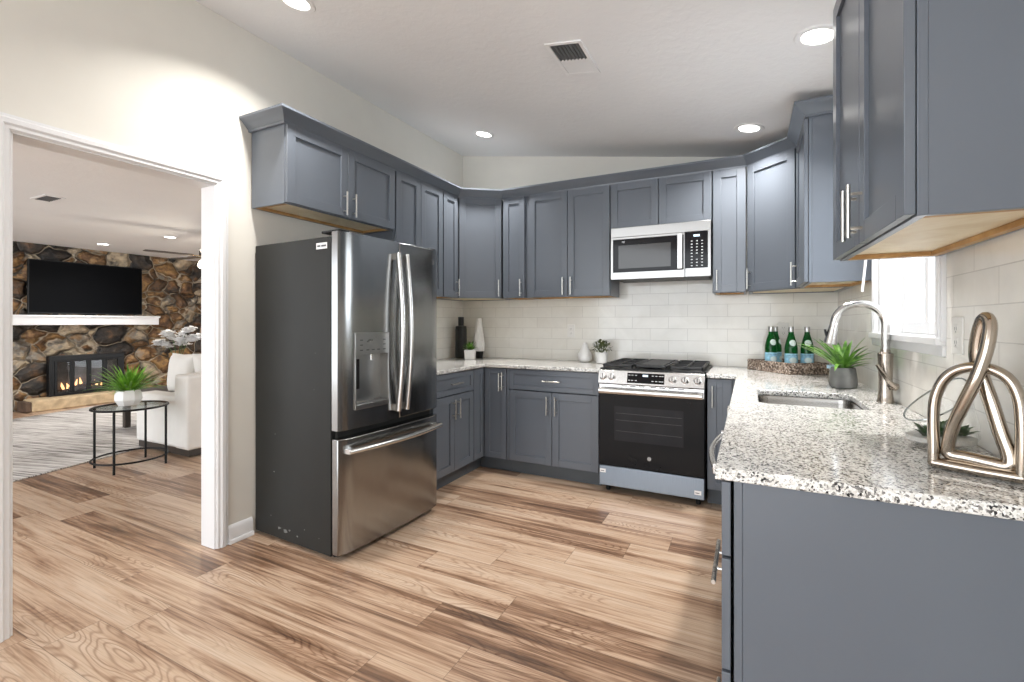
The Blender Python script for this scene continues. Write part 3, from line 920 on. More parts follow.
slab('countertop', [(-.260, YB - .009), (-.260, 3.469), (-.0735, 3.469), (-.0735, 1.236), (XR - .009, 1.236), (XR - .009, YB - .009)],
     [rrect(SX0, SX1, SY0, SY1, .045)], 'long speckled granite countertop along the right wall holding the sink')

# undermount sink
r = empty('sink', 'stainless undermount sink set in the right granite countertop', 'sink', ((SX0 + SX1) / 2, (SY0 + SY1) / 2, CT - .031))
hw, hh = (SX1 - SX0) / 2, (SY1 - SY0) / 2
def ringloop(g, z, rad=.05): return [(p[0], p[1], z) for p in rrect(-hw - g, hw + g, -hh - g, hh + g, rad + g)]
loops = [ringloop(.022, -.0005), ringloop(-.0, -.0005), ringloop(-.004, -.02), ringloop(-.008, -.16), ringloop(-.03, -.185), ringloop(-.12, -.19, .03)]
nl = len(loops[0]); vs = [p for l in loops for p in l]; fs = []
for i in range(len(loops) - 1):
    for k in range(nl): fs.append((i * nl + k, i * nl + (k + 1) % nl, (i + 1) * nl + (k + 1) % nl, (i + 1) * nl + k))
fs.append(tuple((len(loops) - 1) * nl + k for k in range(nl)))
bowl = MB().add(vs, fs).build('bowl', M['sinksteel'], r, 0, 40)
sd = bowl.modifiers.new('solid', 'SOLIDIFY'); sd.thickness = .0015; sd.offset = -1
MB().lathe([(.0, .001), (.02, .0015), (.034, .004), (.044, .003), (.045, 0), (0, 0)], 24, (0, 0, -.1895)).build('drain', M['steel'], r)

# faucet
r = empty('kitchen_faucet', 'tall brushed nickel gooseneck faucet behind the sink', 'faucet', (.535, 2.574, CT))
MB().lathe([(.032, 0), (.032, .006), (.029, .012), (.0255, .05), (.0245, .10), (.027, .15), (.0275, .19), (.029, .215), (.024, .218), (.019, .221), (.018, .232)], 24).build('base', M['chromedark'], r)
pts = [(0, 0, .225), (0, 0, .315)]
for i in range(0, 25):
    a = math.radians(i * 174 / 24); pts.append((-.094 + .094 * math.cos(a), -.004 * i / 24, .340 + .094 * math.sin(a)))
MB().tube(pts, .0162, 14).build('spout', M['faucet'], r)
e = Vector(pts[-1]); dn = (Vector(pts[-1]) - Vector(pts[-2])).normalized()
h = MB().tube([e, e + dn * .02, e + dn * .06, e + dn * .098, e + dn * .10], [.0165, .018, .022, .0275, .024], 18).build('spray_head', M['faucet'], r)
MB().box(-.012, .012, -.004, .004, -.02, .02, 0, T(*(e + dn * .055 + Vector((-.0225, 0, .004)))) @ RY(-12) @ RZ(90)).build('button', M['black'], h, .002, 30)
mb = MB().cyl((0, 0, .085), (.030, -.036, .072), .018, 14, .016)
mb.tube([(.026, -.034, .072), (.0, -.046, .10), (-.022, -.050, .135), (-.040, -.046, .168)], [.011, .009, .0075, .0065], 10, sy=1.5)
mb.build('lever', M['chromedark'], r)

# ---------------------------------------------------------------- refrigerator
r = empty('refrigerator', 'dark stainless French door refrigerator with ice dispenser, below the short cabinets', 'refrigerator', (-1.893, 1.785, 0), 87.2)
FW, FT, FD = .822, 1.747, .752
MB().box(.004, FW - .004, .086, FD, .022, FT - .022).box(.03, FW - .03, .07, .10, .035, FT - .03).build('body', M['fside'], r, .004, 30)
for x in (.06, FW - .06):
    for y in (.11, FD - .06): MB().cyl((x, y, .001), (x, y, .024), .018, 12).build('foot', M['gap'], r, .001, 30)
MB().box(.02, FW - .02, .05, .0695, .022, .0375).build('base_grille', M['gap'], r, .001, 30)
for x in (.045, FW - .045): MB().box(x - .035, x + .035, .03, .17, FT - .0015, FT + .012).build('hinge_cover', M['black'], r, .004, 30)
SP = .428
def fdoor(name, x0, x1, z0, z1, hole=None):
    """softly bowed front, thick door slab"""
    mb = MB(); n = 40; t = .074
    def fy(x):
        u = (x - FW / 2) / (FW / 2); e = max(0, (.085 - min(x, FW - x)) / .085)
        return .010 * u * u + .020 * e * e
    xs = [x0 + (x1 - x0) * i / n for i in range(n + 1)]
    if hole: xs = sorted(set(xs + [hole[0], hole[1]]))
    zs = [z0, z1] if not hole else [z0, hole[2], hole[3], z1]
    vs = []; fs = []; idx = {}
    for i, x in enumerate(xs):
        for j, z in enumerate(zs):
            idx[(i, j, 0)] = len(vs); vs.append((x, fy(x), z)); idx[(i, j, 1)] = len(vs); vs.append((x, t, z))
    for i in range(len(xs) - 1):
        for j in range(len(zs) - 1):
            if hole and hole[0] - 1e-6 <= xs[i] < hole[1] - 1e-6 and j == 1: continue
            fs.append((idx[(i, j, 0)], idx[(i + 1, j, 0)], idx[(i + 1, j + 1, 0)], idx[(i, j + 1, 0)]))
        J = len(zs) - 1
        fs.append((idx[(i, 0, 0)], idx[(i, 0, 1)], idx[(i + 1, 0, 1)], idx[(i + 1, 0, 0)]))
        fs.append((idx[(i, J, 0)], idx[(i + 1, J, 0)], idx[(i + 1, J, 1)], idx[(i, J, 1)]))
        for j in range(J): fs.append((idx[(i, j, 1)], idx[(i, j + 1, 1)], idx[(i + 1, j + 1, 1)], idx[(i + 1, j, 1)]))
    I = len(xs) - 1
    for j in range(len(zs) - 1):
        fs.append((idx[(0, j, 0)], idx[(0, j + 1, 0)], idx[(0, j + 1, 1)], idx[(0, j, 1)]))
        fs.append((idx[(I, j, 0)], idx[(I, j, 1)], idx[(I, j + 1, 1)], idx[(I, j + 1, 0)]))
    mb.add(vs, fs)
    return mb.build(name, M['dsteel'], r, .0 if hole else .005, 30)
HX0, HX1, HZ0, HZ1 = .095, .335, .800, 1.205
ld = fdoor('door', 0, SP - .003, .694, FT, (HX0, HX1, HZ0, HZ1))
rd = fdoor('door', SP + .003, FW, .694, FT)
fz = fdoor('freezer_drawer', 0, FW, .038, .650)
# bowed pulls
def vpull(parent, x):
    mb = MB(); pts = []
    for i in range(19):
        t = i / 18; z = .745 + t * .93; pts.append((x, -.030 - .034 * math.sin(math.pi * t), z))
    mb.tube(pts, .0145, 12, sy=1.3)
    for z in (.765, 1.655): mb.box(x - .011, x + .011, -.034, .004, z - .018, z + .018)
    mb.build('handle', M['steel'], parent, .002, 40)
vpull(ld, SP - .038); vpull(rd, SP + .034)
mb = MB(); pts = []
for i in range(25):
    t = i / 24; pts.append((.03 + t * (FW - .06), -.026 - .040 * math.sin(math.pi * t), .588))
mb.tube(pts, .0155, 12, sy=1.2)
for x in (.045, FW - .045): mb.box(x - .018, x + .018, -.034, .012, .574, .602)
mb.build('handle', M['steel'], fz, .002, 40)
# dispenser
disp = MB()
disp.box(HX0 - .006, HX1 + .006, -.006, .002 + .012, HZ1 - .115, HZ1 + .006)
disp.box(HX0 - .006, HX0 + .002, -.004, .06, HZ0, HZ1 - .115); disp.box(HX1 - .002, HX1 + .006, -.004, .06, HZ0, HZ1 - .115)
disp.box(HX0 - .006, HX1 + .006, -.006, .06, HZ0 - .006, HZ0 + .022)
disp.box(HX0, HX1, .058, .066, HZ0, HZ1)
dsp = disp.build('dispenser', M['midsteel'], ld, .002, 30)
MB().box(HX0 + .002, HX0 + .055, .030, .057, HZ0 + .10, HZ1 - .14).build('paddle', M['black'], dsp, .003, 30)
MB().cyl(((HX0 + HX1) / 2 + .02, .03, HZ1 - .118), ((HX0 + HX1) / 2 + .02, .03, HZ1 - .150), .012, 12).build('nozzle', M['steel'], dsp)
mb = MB()
for i, zz in enumerate((HZ1 - .035, HZ1 - .062, HZ1 - .090)):
    for xx in ((.13, .30) if i < 2 else (.13, .175, .215, .255, .30)):
        mb.box(xx - .010, xx + .010, -.0068, -.0062, zz - .0025, zz + .0025)
mb.build('key_marking', M['ink'], dsp, 0, 0)
# round badge with a script monogram
def badge(parent, x, z, y, rad, metal, ink):
    b = MB().lathe([(0, 0), (rad, 0), (rad, .0012), (0, .0012)], 24, M=T(x, y, z) @ RX(90)).build('badge', metal, parent, 0, 40)
    mb = MB()
    ring = [(x + rad * .82 * math.cos(a * math.pi / 12), y - .0016, z + rad * .82 * math.sin(a * math.pi / 12)) for a in range(24)]
    mb.tube(ring, rad * .06, 6, True)
    vs, fs = text_geo('GE', rad * .95)
    mb.add(vs, fs, 0, T(x, y - .0016, z) @ STAND)
    mb.build('monogram', ink, b, 0, 40)
badge(rd, FW - .075, FT - .085, .0085, .018, M['steel'], M['ink'])
st = MB().box(.0025, .0038, .115, .200, FT - .085, FT - .052).build('sticker', M['paper'], r, 0, 0)
mb = MB()
for i, (a, b) in enumerate(((.122, .160), (.166, .192))): mb.box(.0018, .0026, a, b, FT - .074, FT - .064)
mb.build('print', M['ink'], st, 0, 0)
mb = MB(); rs = random.Random(3)
for (y, z, s) in ((.60, .14, .008), (.52, .085, .02), (.47, .075, .025), (.43, .09, .012), (.36, .07, .01), (.30, .12, .006), (.57, .40, .012), (.22, .90, .004), (.21, 1.10, .004), (.56, .62, .006), (.18, .10, .006)):
    k = 5; ph = rs.random() * 6
    pts = [(.0036, y + s * (.4 + .6 * rs.random()) * math.cos(ph + i * 2 * math.pi / k), z + s * .7 * (.3 + .7 * rs.random()) * math.sin(ph + i * 2 * math.pi / k)) for i in range(k)]
    mb.add(pts, [tuple(range(k))])
mb.build('scuff', simple('pale_scuff', (.16, .165, .155), .6, var=.4, vscale=60), r, 0, 0)

# ---------------------------------------------------------------- range
r = empty('gas_range', 'stainless slide-in gas range with black glass oven door against the back wall', 'range', (-1.0025, 3.437, 0))
RW = .737
MB().box(0, RW, .035, .672, .045, .898).build('body', M['black'], r, .002, 30)
for x in (.05, RW - .05):
    for y in (.08, .60): MB().cyl((x, y, .001), (x, y, .046), .016, 10).build('foot', M['gap'], r)
dr = MB().box(.003, RW - .003, 0, .034, .056, .204).build('drawer', M['film'], r, .004, 30)
for x in (.03, RW - .045):
    s = MB().box(x - .022, x + .022, -.0008, .001, .150 if x < .1 else .088, .178 if x < .1 else .116).build('sticker', M['paper'], dr, 0, 0)
    MB().box(x - .016, x + .010, -.0014, -.0007, .160 if x < .1 else .098, .165 if x < .1 else .103).build('print', M['ink'], s, 0, 0)
od = MB().box(.003, RW - .003, -.004, .034, .208, .742).build('oven_door', M['bglass'], r, .004, 30)
mb = MB().box(.118, .60, -.0052, -.0035, .400, .652)
wn = mb.build('oven_window', M['wglass'], od, 0, 0)
mb = MB()
for z in (.47, .55, .60):
    mb.box(.13, .59, -.0056, -.0051, z, z + .002)
mb.build('oven_rack', simple('rack_line', (.05, .05, .052), .3), wn, 0, 0)  # thin grey strips across the window for the rack bars
MB().box(.003, RW - .003, -.004, .034, .744, .812).build('door_top', M['steel'], od, .003, 30)
mb = MB()
mb.tube([(.012, -.048, .766), (RW - .012, -.048, .766)], .021, 14, sy=.55)
for x in (.03, RW - .03): mb.box(x - .014, x + .014, -.046, -.002, .752, .780)
mb.build('handle', M['steel'], od, .002, 40)
mb = MB()
for i in range(7):
    x = .17 + i * .062 + (.02 if i > 2 else 0); mb.box(x, x + .042, -.0048, -.003, .800, .806)
mb.build('vent_slot', M['gap'], od, 0, 0)
# sloping control panel
mb = MB(); pr = [(-.030, .818), (-.002, .914), (.05, .918), (.05, .818)]
mb.add([(0, y, z) for y, z in pr] + [(RW, y, z) for y, z in pr], [(0, 1, 2, 3), (7, 6, 5, 4), (0, 4, 5, 1), (1, 5, 6, 2), (2, 6, 7, 3), (3, 7, 4, 0)])
cp = mb.build('control_panel', M['steel'], r, .003, 30)
tl = -math.degrees(math.atan2(.028, .096))
def onpanel(x, f): return T(x, -.030 + .028 * f, .818 + .096 * f) @ RX(tl)     # local -Y leaves the panel
MB().box(.215, .475, -.0012, .001, -.037, .037, 0, onpanel(0, .5)).build('display', M['bglass'], cp, 0, 0)
mb = MB().box(.325, .362, -.0018, -.001, .012, .026, 0, onpanel(0, .5)); mb.build('clock_digits', M['display'], cp, 0, 0)
mb = MB()
for row, zz in enumerate((.020, -.018)):
    for xx in (.230, .252, .278, .395, .420, .445, .462):
        mb.box(xx - .007, xx + .007, -.0018, -.001, zz - .002, zz + .002, 0, onpanel(0, .5))
mb.build('key_marking', M['lettering'], cp, 0, 0)
for x in (.040, .103, .530, .612, .692):
    k_ = MB().lathe([(.0, .032), (.017, .032), (.020, .029), (.022, .006), (.027, .004), (.027, 0), (0, 0)], 22, M=onpanel(x, .5) @ RX(90)).build('knob', M['steel'], cp)
    MB().box(-.002, .002, -.0335, -.031, -.016, .016, 0, onpanel(x, .5)).build('pointer', M['gap'], k_, 0, 0)
badge(od, RW / 2, .292, -.0045, .014, M['msteel'], M['ink'])
MB().box(-.004, RW + .004, .045, .672, .899, .926).build('cooktop', M['black'], r, .004, 30)
for cx, cy, rr in ((.15, .20, .045), (.15, .50, .035), (.368, .35, .05), (.59, .20, .05), (.59, .50, .035)):
    b = MB().lathe([(rr, 0), (rr, .010), (rr * .8, .016), (0, .017)], 20, (cx, cy, .9265)).build('burner', M['iron'], r)
for gx in (.015, .2555, .496):
    mb = MB(); W_ = .226; z0, z1 = .938, .956
    for (a, b, c, d) in ((0, W_, 0, .014), (0, W_, .596, .61), (0, .014, 0, .61), (W_ - .014, W_, 0, .61), (0, W_, .20, .212), (0, W_, .40, .412), (W_ / 2 - .006, W_ / 2 + .006, 0, .61)):
        mb.box(gx + a, gx + b, .055 + c, .055 + d, z0, z1)
    for (a, c) in ((.003, .003), (W_ - .013, .003), (.003, .597), (W_ - .013, .597)):
        mb.box(gx + a, gx + a + .01, .055 + c, .055 + c + .01, .9262, z0)
    if gx == .2555: mb.box(gx + .03, gx + W_ - .03, .09, .62, .950, .9575)
    mb.build('grate', M['iron'], r, .003, 30)

# ---------------------------------------------------------------- microwave
r = empty('microwave', 'stainless over-the-range microwave hung below the short cabinets', 'microwave', (-.992, 3.738, 1.610))
MW, MH = .744, .412
MB().box(.003, MW - .003, .030, .390, .012, MH - .002).build('body', M['black'], r, .002, 30)
MB().box(0, MW, 0, .032, .335, MH).build('vent_panel', M['msteel'], r, .003, 30)
dx = .562
mb = MB()
mb.box(0, dx, 0, .029, 0, .055); mb.box(0, dx, 0, .029, .318, .334); mb.box(0, .018, 0, .029, .055, .318); mb.box(dx - .008, dx, 0, .029, .055, .318)
dm = mb.build('door', M['msteel'], r, .0015, 30)
MB().box(.0185, dx - .0085, .001, .028, .0555, .3175).build('door_glass', M['bglass'], dm, 0, 0)
k = NT('microwave_screen'); k.b.inputs['Base Color'].default_value = (.028, .027, .026, 1); k.b.inputs['Roughness'].default_value = .09
k.b.inputs['Metallic'].default_value = .0
MB().box(.062, .462, -.0004, .0015, .085, .268).build('door_window', k.m, dm, 0, 0)
mb = MB().box(dx - .050, dx - .014, -.030, -.020, .060, .325)
for z in (.075, .31): mb.box(dx - .042, dx - .022, -.022, .001, z - .01, z + .01)
mb.build('handle', simple('bright_handle_steel', (.60, .60, .59), .3, .85, var=.02), dm, .003, 30)
pn = MB().box(dx + .003, MW, 0, .029, 0, .334).build('control_panel', M['msteel'], r, .002, 30)
MB().box(dx + .003, MW - .020, -.0015, .001, .062, .333).build('keypad', M['bglass'], pn, 0, 0)
MB().box(dx + .062, dx + .105, -.0022, -.001, .296, .312).build('display', M['display'], pn, 0, 0)
mb = MB()
for row in range(9):
    for c_ in range(3):
        x = dx + .050 + c_ * .036; z = .080 + row * .023
        if row in (3,) and c_ == 1: continue
        mb.box(x - .006, x + .006, -.0022, -.0012, z - .003, z + .003)
mb.build('key_marking', M['lettering'], pn, 0, 0)
ub = MB().box(.02, MW - .02, .035, .37, .001, .0125).build('underside', M['black'], r, .002, 30)
for (a, b) in ((.07, .20), (.54, .67)): MB().box(a, b, .06, .16, -.002, .0015).build('lamp_cover', M['vent_dark'], ub, 0, 0)
MB().box(.25, .49, .06, .30, -.002, .0015).build('grease_filter', M['vent_dark'], ub, .001, 30)
mb = MB(); vs, fs = text_geo('GE', .02); mb.add(vs, fs, 0, T(.10, .0004, .295) @ STAND); mb.build('lettering', M['lettering'], dm, 0, 0)

# ---------------------------------------------------------------- dishwasher
r = empty('dishwasher', 'stainless dishwasher under the right counter with bowed bar handle', 'dishwasher', (-.064, 2.176, 0), -90)
MB().box(.006, .594, .06, .60, .10, .868).build('body', M['black'], r, .002, 30)
dd = MB().box(.003, .597, 0, .055, .118, .872).build('door', M['steel'], r, .004, 30)
MB().box(.01, .59, .09, .10, .001, .10).build('toe_kick', M['toe'], r, 0, 0)
pts = [(.045 + .51 * i / 20, -.030 - .026 * math.sin(math.pi * i / 20), .803) for i in range(21)]
mb = MB().tube(pts, .010, 12)
for x in (.055, .545): mb.box(x - .014, x + .014, -.038, .003, .787, .819)
mb.build('handle', M['steel'], dd, .002, 40)

# ---------------------------------------------------------------- outlets
def outlet(label, loc, rz, wd=.072, switch=False):
    r = empty('wall_outlet', label, 'outlet', loc, rz, 'outlet plates on the tiles')
    MB().box(-wd / 2, wd / 2, -.005, 0, -.058, .058).build('cover_plate', M['plate'], r, .002, 30)
    for z in (-.021, .021):
        f = MB().box(-.0165, .0165, -.0065, -.004, z - .014, z + .014).build('socket', M['plate'], r, .002, 30)
        mb = MB()
        mb.box(-.008, -.006, -.0068, -.006, z - .004, z + .006); mb.box(.006, .008, -.0068, -.006, z - .004, z + .006)
        mb.cyl((0, -.0068, z - .009), (0, -.006, z - .009), .0022, 8)
        mb.build('slot', M['slot'], f, 0, 0)
    return r
outlet('white outlet plate on the back wall tiles left of the range', (-1.468, YB - .0085, 1.188), 0)
outlet('white outlet plate on the right wall tiles beside the window', (XR - .0085, 1.925, 1.225), -90, .09)
outlet('white outlet plate on the back wall tiles behind the green bottles', (.235, YB - .0085, 1.205), 0)

# ---------------------------------------------------------------- things on the left counter
Z0 = CT + .0008
r = empty('black_vase', 'tall black bottle-shaped vase in the far left counter corner', 'vase', (-2.525, 3.90, Z0))
mb = MB()
prof = [(.050, 0), (.056, .006), (.058, .05), (.058, .255), (.055, .285), (.050, .288), (.030, .292), (.029, .295), (.029, .365), (.031, .370), (.022, .370), (.020, .33), (0, .32)]
mb.lathe(prof, 8, (0, 0, 0))
mb.build('vase_body', M['blackvase'], r, .002, 50)
r.scale = (1, 1, 1.09)
r = empty('square_potted_succulent', 'small green succulent in a white square pot before the black vase', 'potted plant', (-2.358, 3.80, Z0), 22)
mb = MB()
for a, b, z0, z1 in ((.044, .050, 0, .092),):
    mb.add([(-a, -a, z0), (a, -a, z0), (a, a, z0), (-a, a, z0), (-b, -b, z1), (b, -b, z1), (b, b, z1), (-b, b, z1), (-b + .008, -b + .008, z1), (b - .008, -b + .008, z1), (b - .008, b - .008, z1), (-b + .008, b - .008, z1),
            (-b + .009, -b + .009, z1 - .012), (b - .009, -b + .009, z1 - .012), (b - .009, b - .009, z1 - .012), (-b + .009, b - .009, z1 - .012)],
           [(3, 2, 1, 0), (0, 1, 5, 4), (1, 2, 6, 5), (2, 3, 7, 6), (3, 0, 4, 7), (4, 5, 9, 8), (5, 6, 10, 9), (6, 7, 11, 10), (7, 4, 8, 11), (8, 9, 13, 12), (9, 10, 14, 13), (10, 11, 15, 14), (11, 8, 12, 15)])
mb.build('pot', M['ceramic'], r, .002, 30)
MB().box(-.04, .04, -.04, .04, .07, .0805).build('soil', M['soil'], r, 0, 0)
mb = MB(); rs = random.Random(5)
for i in range(26):
    a = i * 2.4; up = 1.45 - .045 * i * .9
    mb.leaf((.006 * math.cos(a), .006 * math.sin(a), .08), a, .075 + .03 * rs.random(), .021, max(.35, up), .25, 4)
mb.build('leaves', M['leaf'], r, 0, 60, fixn=False)
r = empty('tapered_vase', 'tall white faceted vase tapering upward on a black foot, far left counter corner', 'vase', (-2.392, 4.015, Z0))
mb = MB().lathe([(.042, 0), (.056, .062)], 7, (0, 0, 0)); mb.build('foot', M['blackvase'], r, .001, 30)
vs = []; fs = []; n = 7; H = [.0625, .12, .19, .26, .33, .362]; Rr = [.062, .062, .053, .042, .034, .029]
for i, (z, q) in enumerate(zip(H, Rr)):
    for k in range(n):
        a = 2 * math.pi * (k + .5 * (i % 2)) / n; vs.append((q * math.cos(a), q * math.sin(a), z))
for i in range(len(H) - 1):
    for k in range(n):
        k2 = (k + 1) % n; a0, a1, b0, b1 = i * n + k, i * n + k2, (i + 1) * n + k, (i + 1) * n + k2
        if i % 2 == 0: fs += [(a0, a1, b0), (a1, b1, b0)]
        else: fs += [(a0, a1, b1), (a0, b1, b0)]
fs += [tuple(range(n - 1, -1, -1)), tuple((len(H) - 1) * n + k for k in range(n))]
MB().add(vs, fs).build('vase_body', M['marble'], r, 0, 10)
r.scale = (1, 1, 1.08)
r = empty('teardrop_vase', 'small white teardrop vase on the left counter beside the round potted plant', 'vase', (-1.300, 4.02, Z0))
MB().lathe([(.030, 0), (.050, .006), (.062, .03), (.064, .05), (.058, .075), (.044, .10), (.031, .125), (.022, .15), (.014, .168), (.008, .172), (.006, .165), (0, .16)], 28).build('vase_body', M['ceramic'], r)
r = empty('round_potted_plant', 'small bushy green plant in a white round pot beside the range', 'potted plant', (-1.128, 3.95, Z0))
MB().lathe([(.034, 0), (.045, .003), (.051, .09), (.052, .094), (.047, .094), (.045, .082), (0, .082)], 28).build('pot', M['ceramic'], r)
mb = MB(); rs = random.Random(8)
for i in range(150):
    a = rs.uniform(0, 6.28); el = rs.uniform(-.15, 1.5); q = rs.uniform(.035, .085)
    b = (q * math.cos(a) * math.cos(el), q * math.sin(a) * math.cos(el), .105 + q * 1.05 * math.sin(el))
    mb.leaf(b, a + rs.uniform(-1, 1), .032, .017, rs.uniform(-.2, 1.2), .5, 3)
for i in range(12):
    a = i * .6; mb.tube([(0, 0, .08), (.03 * math.cos(a), .03 * math.sin(a), .12), (.05 * math.cos(a), .05 * math.sin(a), .15)], .002, 5)
mb.build('foliage', M['leafo'], r, 0, 60, fixn=False)

# ---------------------------------------------------------------- things on the right counter
r = empty('wicker_tray', 'brown woven rectangular tray holding green bottles in the far right counter corner', 'tray', (.2375, 3.87, Z0))
A, B, Cc = Vector((-.01, 3.95)), Vector((.245, 3.63)), Vector((.485, 3.79))
o_ = Vector((.2375, 3.87)); D_ = A + Cc - B
pl = [A - o_, B - o_, Cc - o_, D_ - o_]
ctr = sum(pl, Vector((0, 0))) / 4
inn = [p + (ctr - p).normalized() * .022 for p in pl]
mb = MB().prism([tuple(p) for p in pl], 0, .012); mb.build('base', M['wicker'], r, .002, 30)
mb = MB()
for i in range(4):
    j = (i + 1) % 4; mb.prism([tuple(pl[i]), tuple(pl[j]), tuple(inn[j]), tuple(inn[i])], .012, .068)
rim = mb.build('rim', M['wicker'], r, .004, 30)
mb = MB(); mb.tube([(p.x, p.y, .068) for p in [pl[i] + (ctr - pl[i]).normalized() * .011 for i in range(4)]], .010, 8, True)
mb.build('rim_edge', M['wicker'], rim, 0, 40)


def make_bottle(loc, rz, label):
    r = empty('green_bottle', label, 'bottle', loc, rz, 'green water bottles on the tray')
    pr = [(.030, 0), (.0385, .003), (.040, .012), (.040, .150), (.038, .175), (.031, .208), (.022, .238), (.0165, .258), (.0155, .278), (.0165, .281), (.0165, .287), (.0145, .289)]
    MB().lathe(pr, 28).build('bottle_glass', M['green_glass'], r, 0, 50)
    MB().lathe([(.0158, .270), (.0172, .282), (.0172, .303), (.0155, .307), (0, .307)], 20, caps=False).build('cap', M['foil'], r, 0, 40)
    lb = MB().lathe([(.0403, .048), (.0406, .049), (.0406, .122), (.0403, .123)], 36, caps=False).build('label', M['label'], r, 0, 40)
    mb = MB()
    vs, fs = text_geo('S.PELLEGRINO', .0125, .9)
    for zoff in (.110,):
        mb.add([(.0409 * math.sin(x / .0409), -.0409 * math.cos(x / .0409), y + zoff) for x, y, z in vs], fs)
    mb.build('lettering', M['label_ink'], lb, 0, 0)
    # pale oval mark on the label and the oval neck label
    mb = MB(); n = 18
    def oval(cz, aw, ah, rad):
        o = [(0, -rad(cz), cz)]; R = 6
        for q_ in range(1, R + 1):
            for i in range(n):
                t = 2 * math.pi * i / n; zz = cz + ah * q_ / R * math.sin(t); q = rad(zz); ang = aw * q_ / R * math.cos(t) / q
                o.append((q * math.sin(ang), -q * math.cos(ang), zz))
        f = [(0, 1 + i, 1 + (i + 1) % n) for i in range(n)]
        for q_ in range(R - 1):
            a = 1 + q_ * n
            f += [(a + i, a + n + i, a + n + (i + 1) % n, a + (i + 1) % n) for i in range(n)]
        mb.add(o, f)
    oval(.078, .024, .018, lambda z: .0411)
    mb.build('emblem', M['label_w'], lb, 0, 40)
    mb = MB()
    def rad(z):
        for (r0, z0), (r1, z1) in zip(pr, pr[1:]):
            if z0 <= z <= z1: return r0 + (r1 - r0) * (z - z0) / (z1 - z0) + .0012
        return .02
    oval(.196, .022, .021, rad)
    mb.build('neck_label', M['label_w'], r, 0, 40)
    return r
bz = Z0 + .0128
make_bottle((.143, 3.862, bz), 25, 'green glass water bottle at the left end of the woven tray, in front')
make_bottle((.175, 3.945, bz), 70, 'green glass water bottle mostly hidden behind the leftmost bottle on the tray')
make_bottle((.262, 3.775, bz), 15, 'green glass water bottle in the middle of the tray, nearest the tray corner')
make_bottle((.360, 3.81, bz), 5, 'green glass water bottle at the right end of the tray, behind the leaf tips')
r = empty('glass_tumbler', 'small clear glass tumbler between the tray and the grey cement pot', 'glass', (.487, 3.585, Z0))
MB().lathe([(.032, 0), (.040, .004), (.043, .05), (.041, .088), (.038, .088), (.039, .05), (.036, .010), (0, .009)], 26).build('tumbler', M['clear'], r)
MB().lathe([(.0432, .058), (.0434, .059), (.0428, .078), (.0426, .079)], 26, caps=False).build('rim_band', simple('blue_white_band', (.45, .62, .75), .3, var=.4, vscale=40), r)

r = empty('cement_pot_plant', 'spiky green plant in a grey cement pot behind the faucet', 'potted plant', (.452, 3.045, Z0))
MB().lathe([(.046, 0), (.060, .004), (.064, .02), (.063, .05), (.055, .105), (.053, .109), (.047, .109), (.046, .095), (0, .095)], 32).build('pot', M['concrete'], r)
MB().lathe([(0, .098), (.0455, .0965), (.0455, .0955), (0, .0955)], 24).build('soil', M['soil'], r)
mb = MB(); rs = random.Random(21)
for i in range(30):
    a = i * 2.399 + rs.uniform(-.2, .2); t = i / 30
    ln = rs.uniform(.22, .30) * (.75 + .35 * t); up = 1.35 - .9 * t + rs.uniform(-.1, .1)
    if math.cos(a) > 0: ln = min(ln, .108 / max(.05, math.cos(a) * math.cos(max(0, up - .35))))      # keeps clear of the wall
    mb.leaf((.012 * math.cos(a), .012 * math.sin(a), .095), a, ln, .024, up, rs.uniform(.3, .95), 8)
mb.build('leaves', M['leaf'], r, 0, 60, fixn=False)

# sculpture: arch and crossing loop of one polished bar
import mathutils
def smooth_path(P, closed, m=6):
    P = [Vector(p) for p in P]; n = len(P); out = []
    for i in range(n if closed else n - 1):
        p0, p1, p2, p3 = (P[(i + k - 1) % n] if closed else P[min(max(i + k - 1, 0), n - 1)] for k in range(4))
        for j in range(m):
            t = j / m
            out.append(.5 * ((2 * p1) + (p2 - p0) * t + (2 * p0 - 5 * p1 + 4 * p2 - p3) * t * t + (3 * p1 - p0 - 3 * p2 + p3) * t ** 3))
    if not closed: out.append(P[-1])
    return out
ang = math.degrees(math.atan2(-.069, .131))
mb = MB()
arch = [(.012, 0, .016), (.0115, 0, .06), (.011, 0, .115), (.014, 0, .165), (.027, 0, .208), (.050, 0, .236), (.082, 0, .248), (.114, 0, .243), (.139, 0, .222), (.153, 0, .182), (.157, 0, .13), (.157, 0, .07), (.156, 0, .016)]
mb.tube(smooth_path(arch, False, 5), .0118, 12, sy=1.35)
mb.tube(smooth_path([(.012, 0, .014), (.085, 0, .013), (.157, 0, .014)], False, 8), .0136, 12, sy=1.3)
for x in (.012, .157): mb.blob((x, 0, .0142), (.0125, .0165, .0135), 12, 8)
loop = [(.036, .004, .052), (.046, -.004, .102), (.066, -.016, .160), (.089, -.024, .222), (.104, -.018, .285), (.109, -.008, .335), (.104, .002, .358), (.095, .010, .352), (.086, .016, .315), (.083, .020, .270), (.092, .022, .220), (.107, .020, .165), (.122, .014, .105), (.137, .006, .055), (.134, .004, .034), (.110, .004, .034), (.070, .005, .037), (.042, .005, .038)]
lp = smooth_path(loop, True, 5)
mb.tube(lp, .0128, 12, True, sy=1.15)
sc = mb.build('knot_sculpture', M['bronze'], None, 0, 60)
sc.location = (.388, 1.474, Z0); sc.rotation_euler = (0, 0, math.radians(ang))
tag(sc, 'polished bronze arch and loop knot sculpture at the near end of the right counter', 'sculpture')

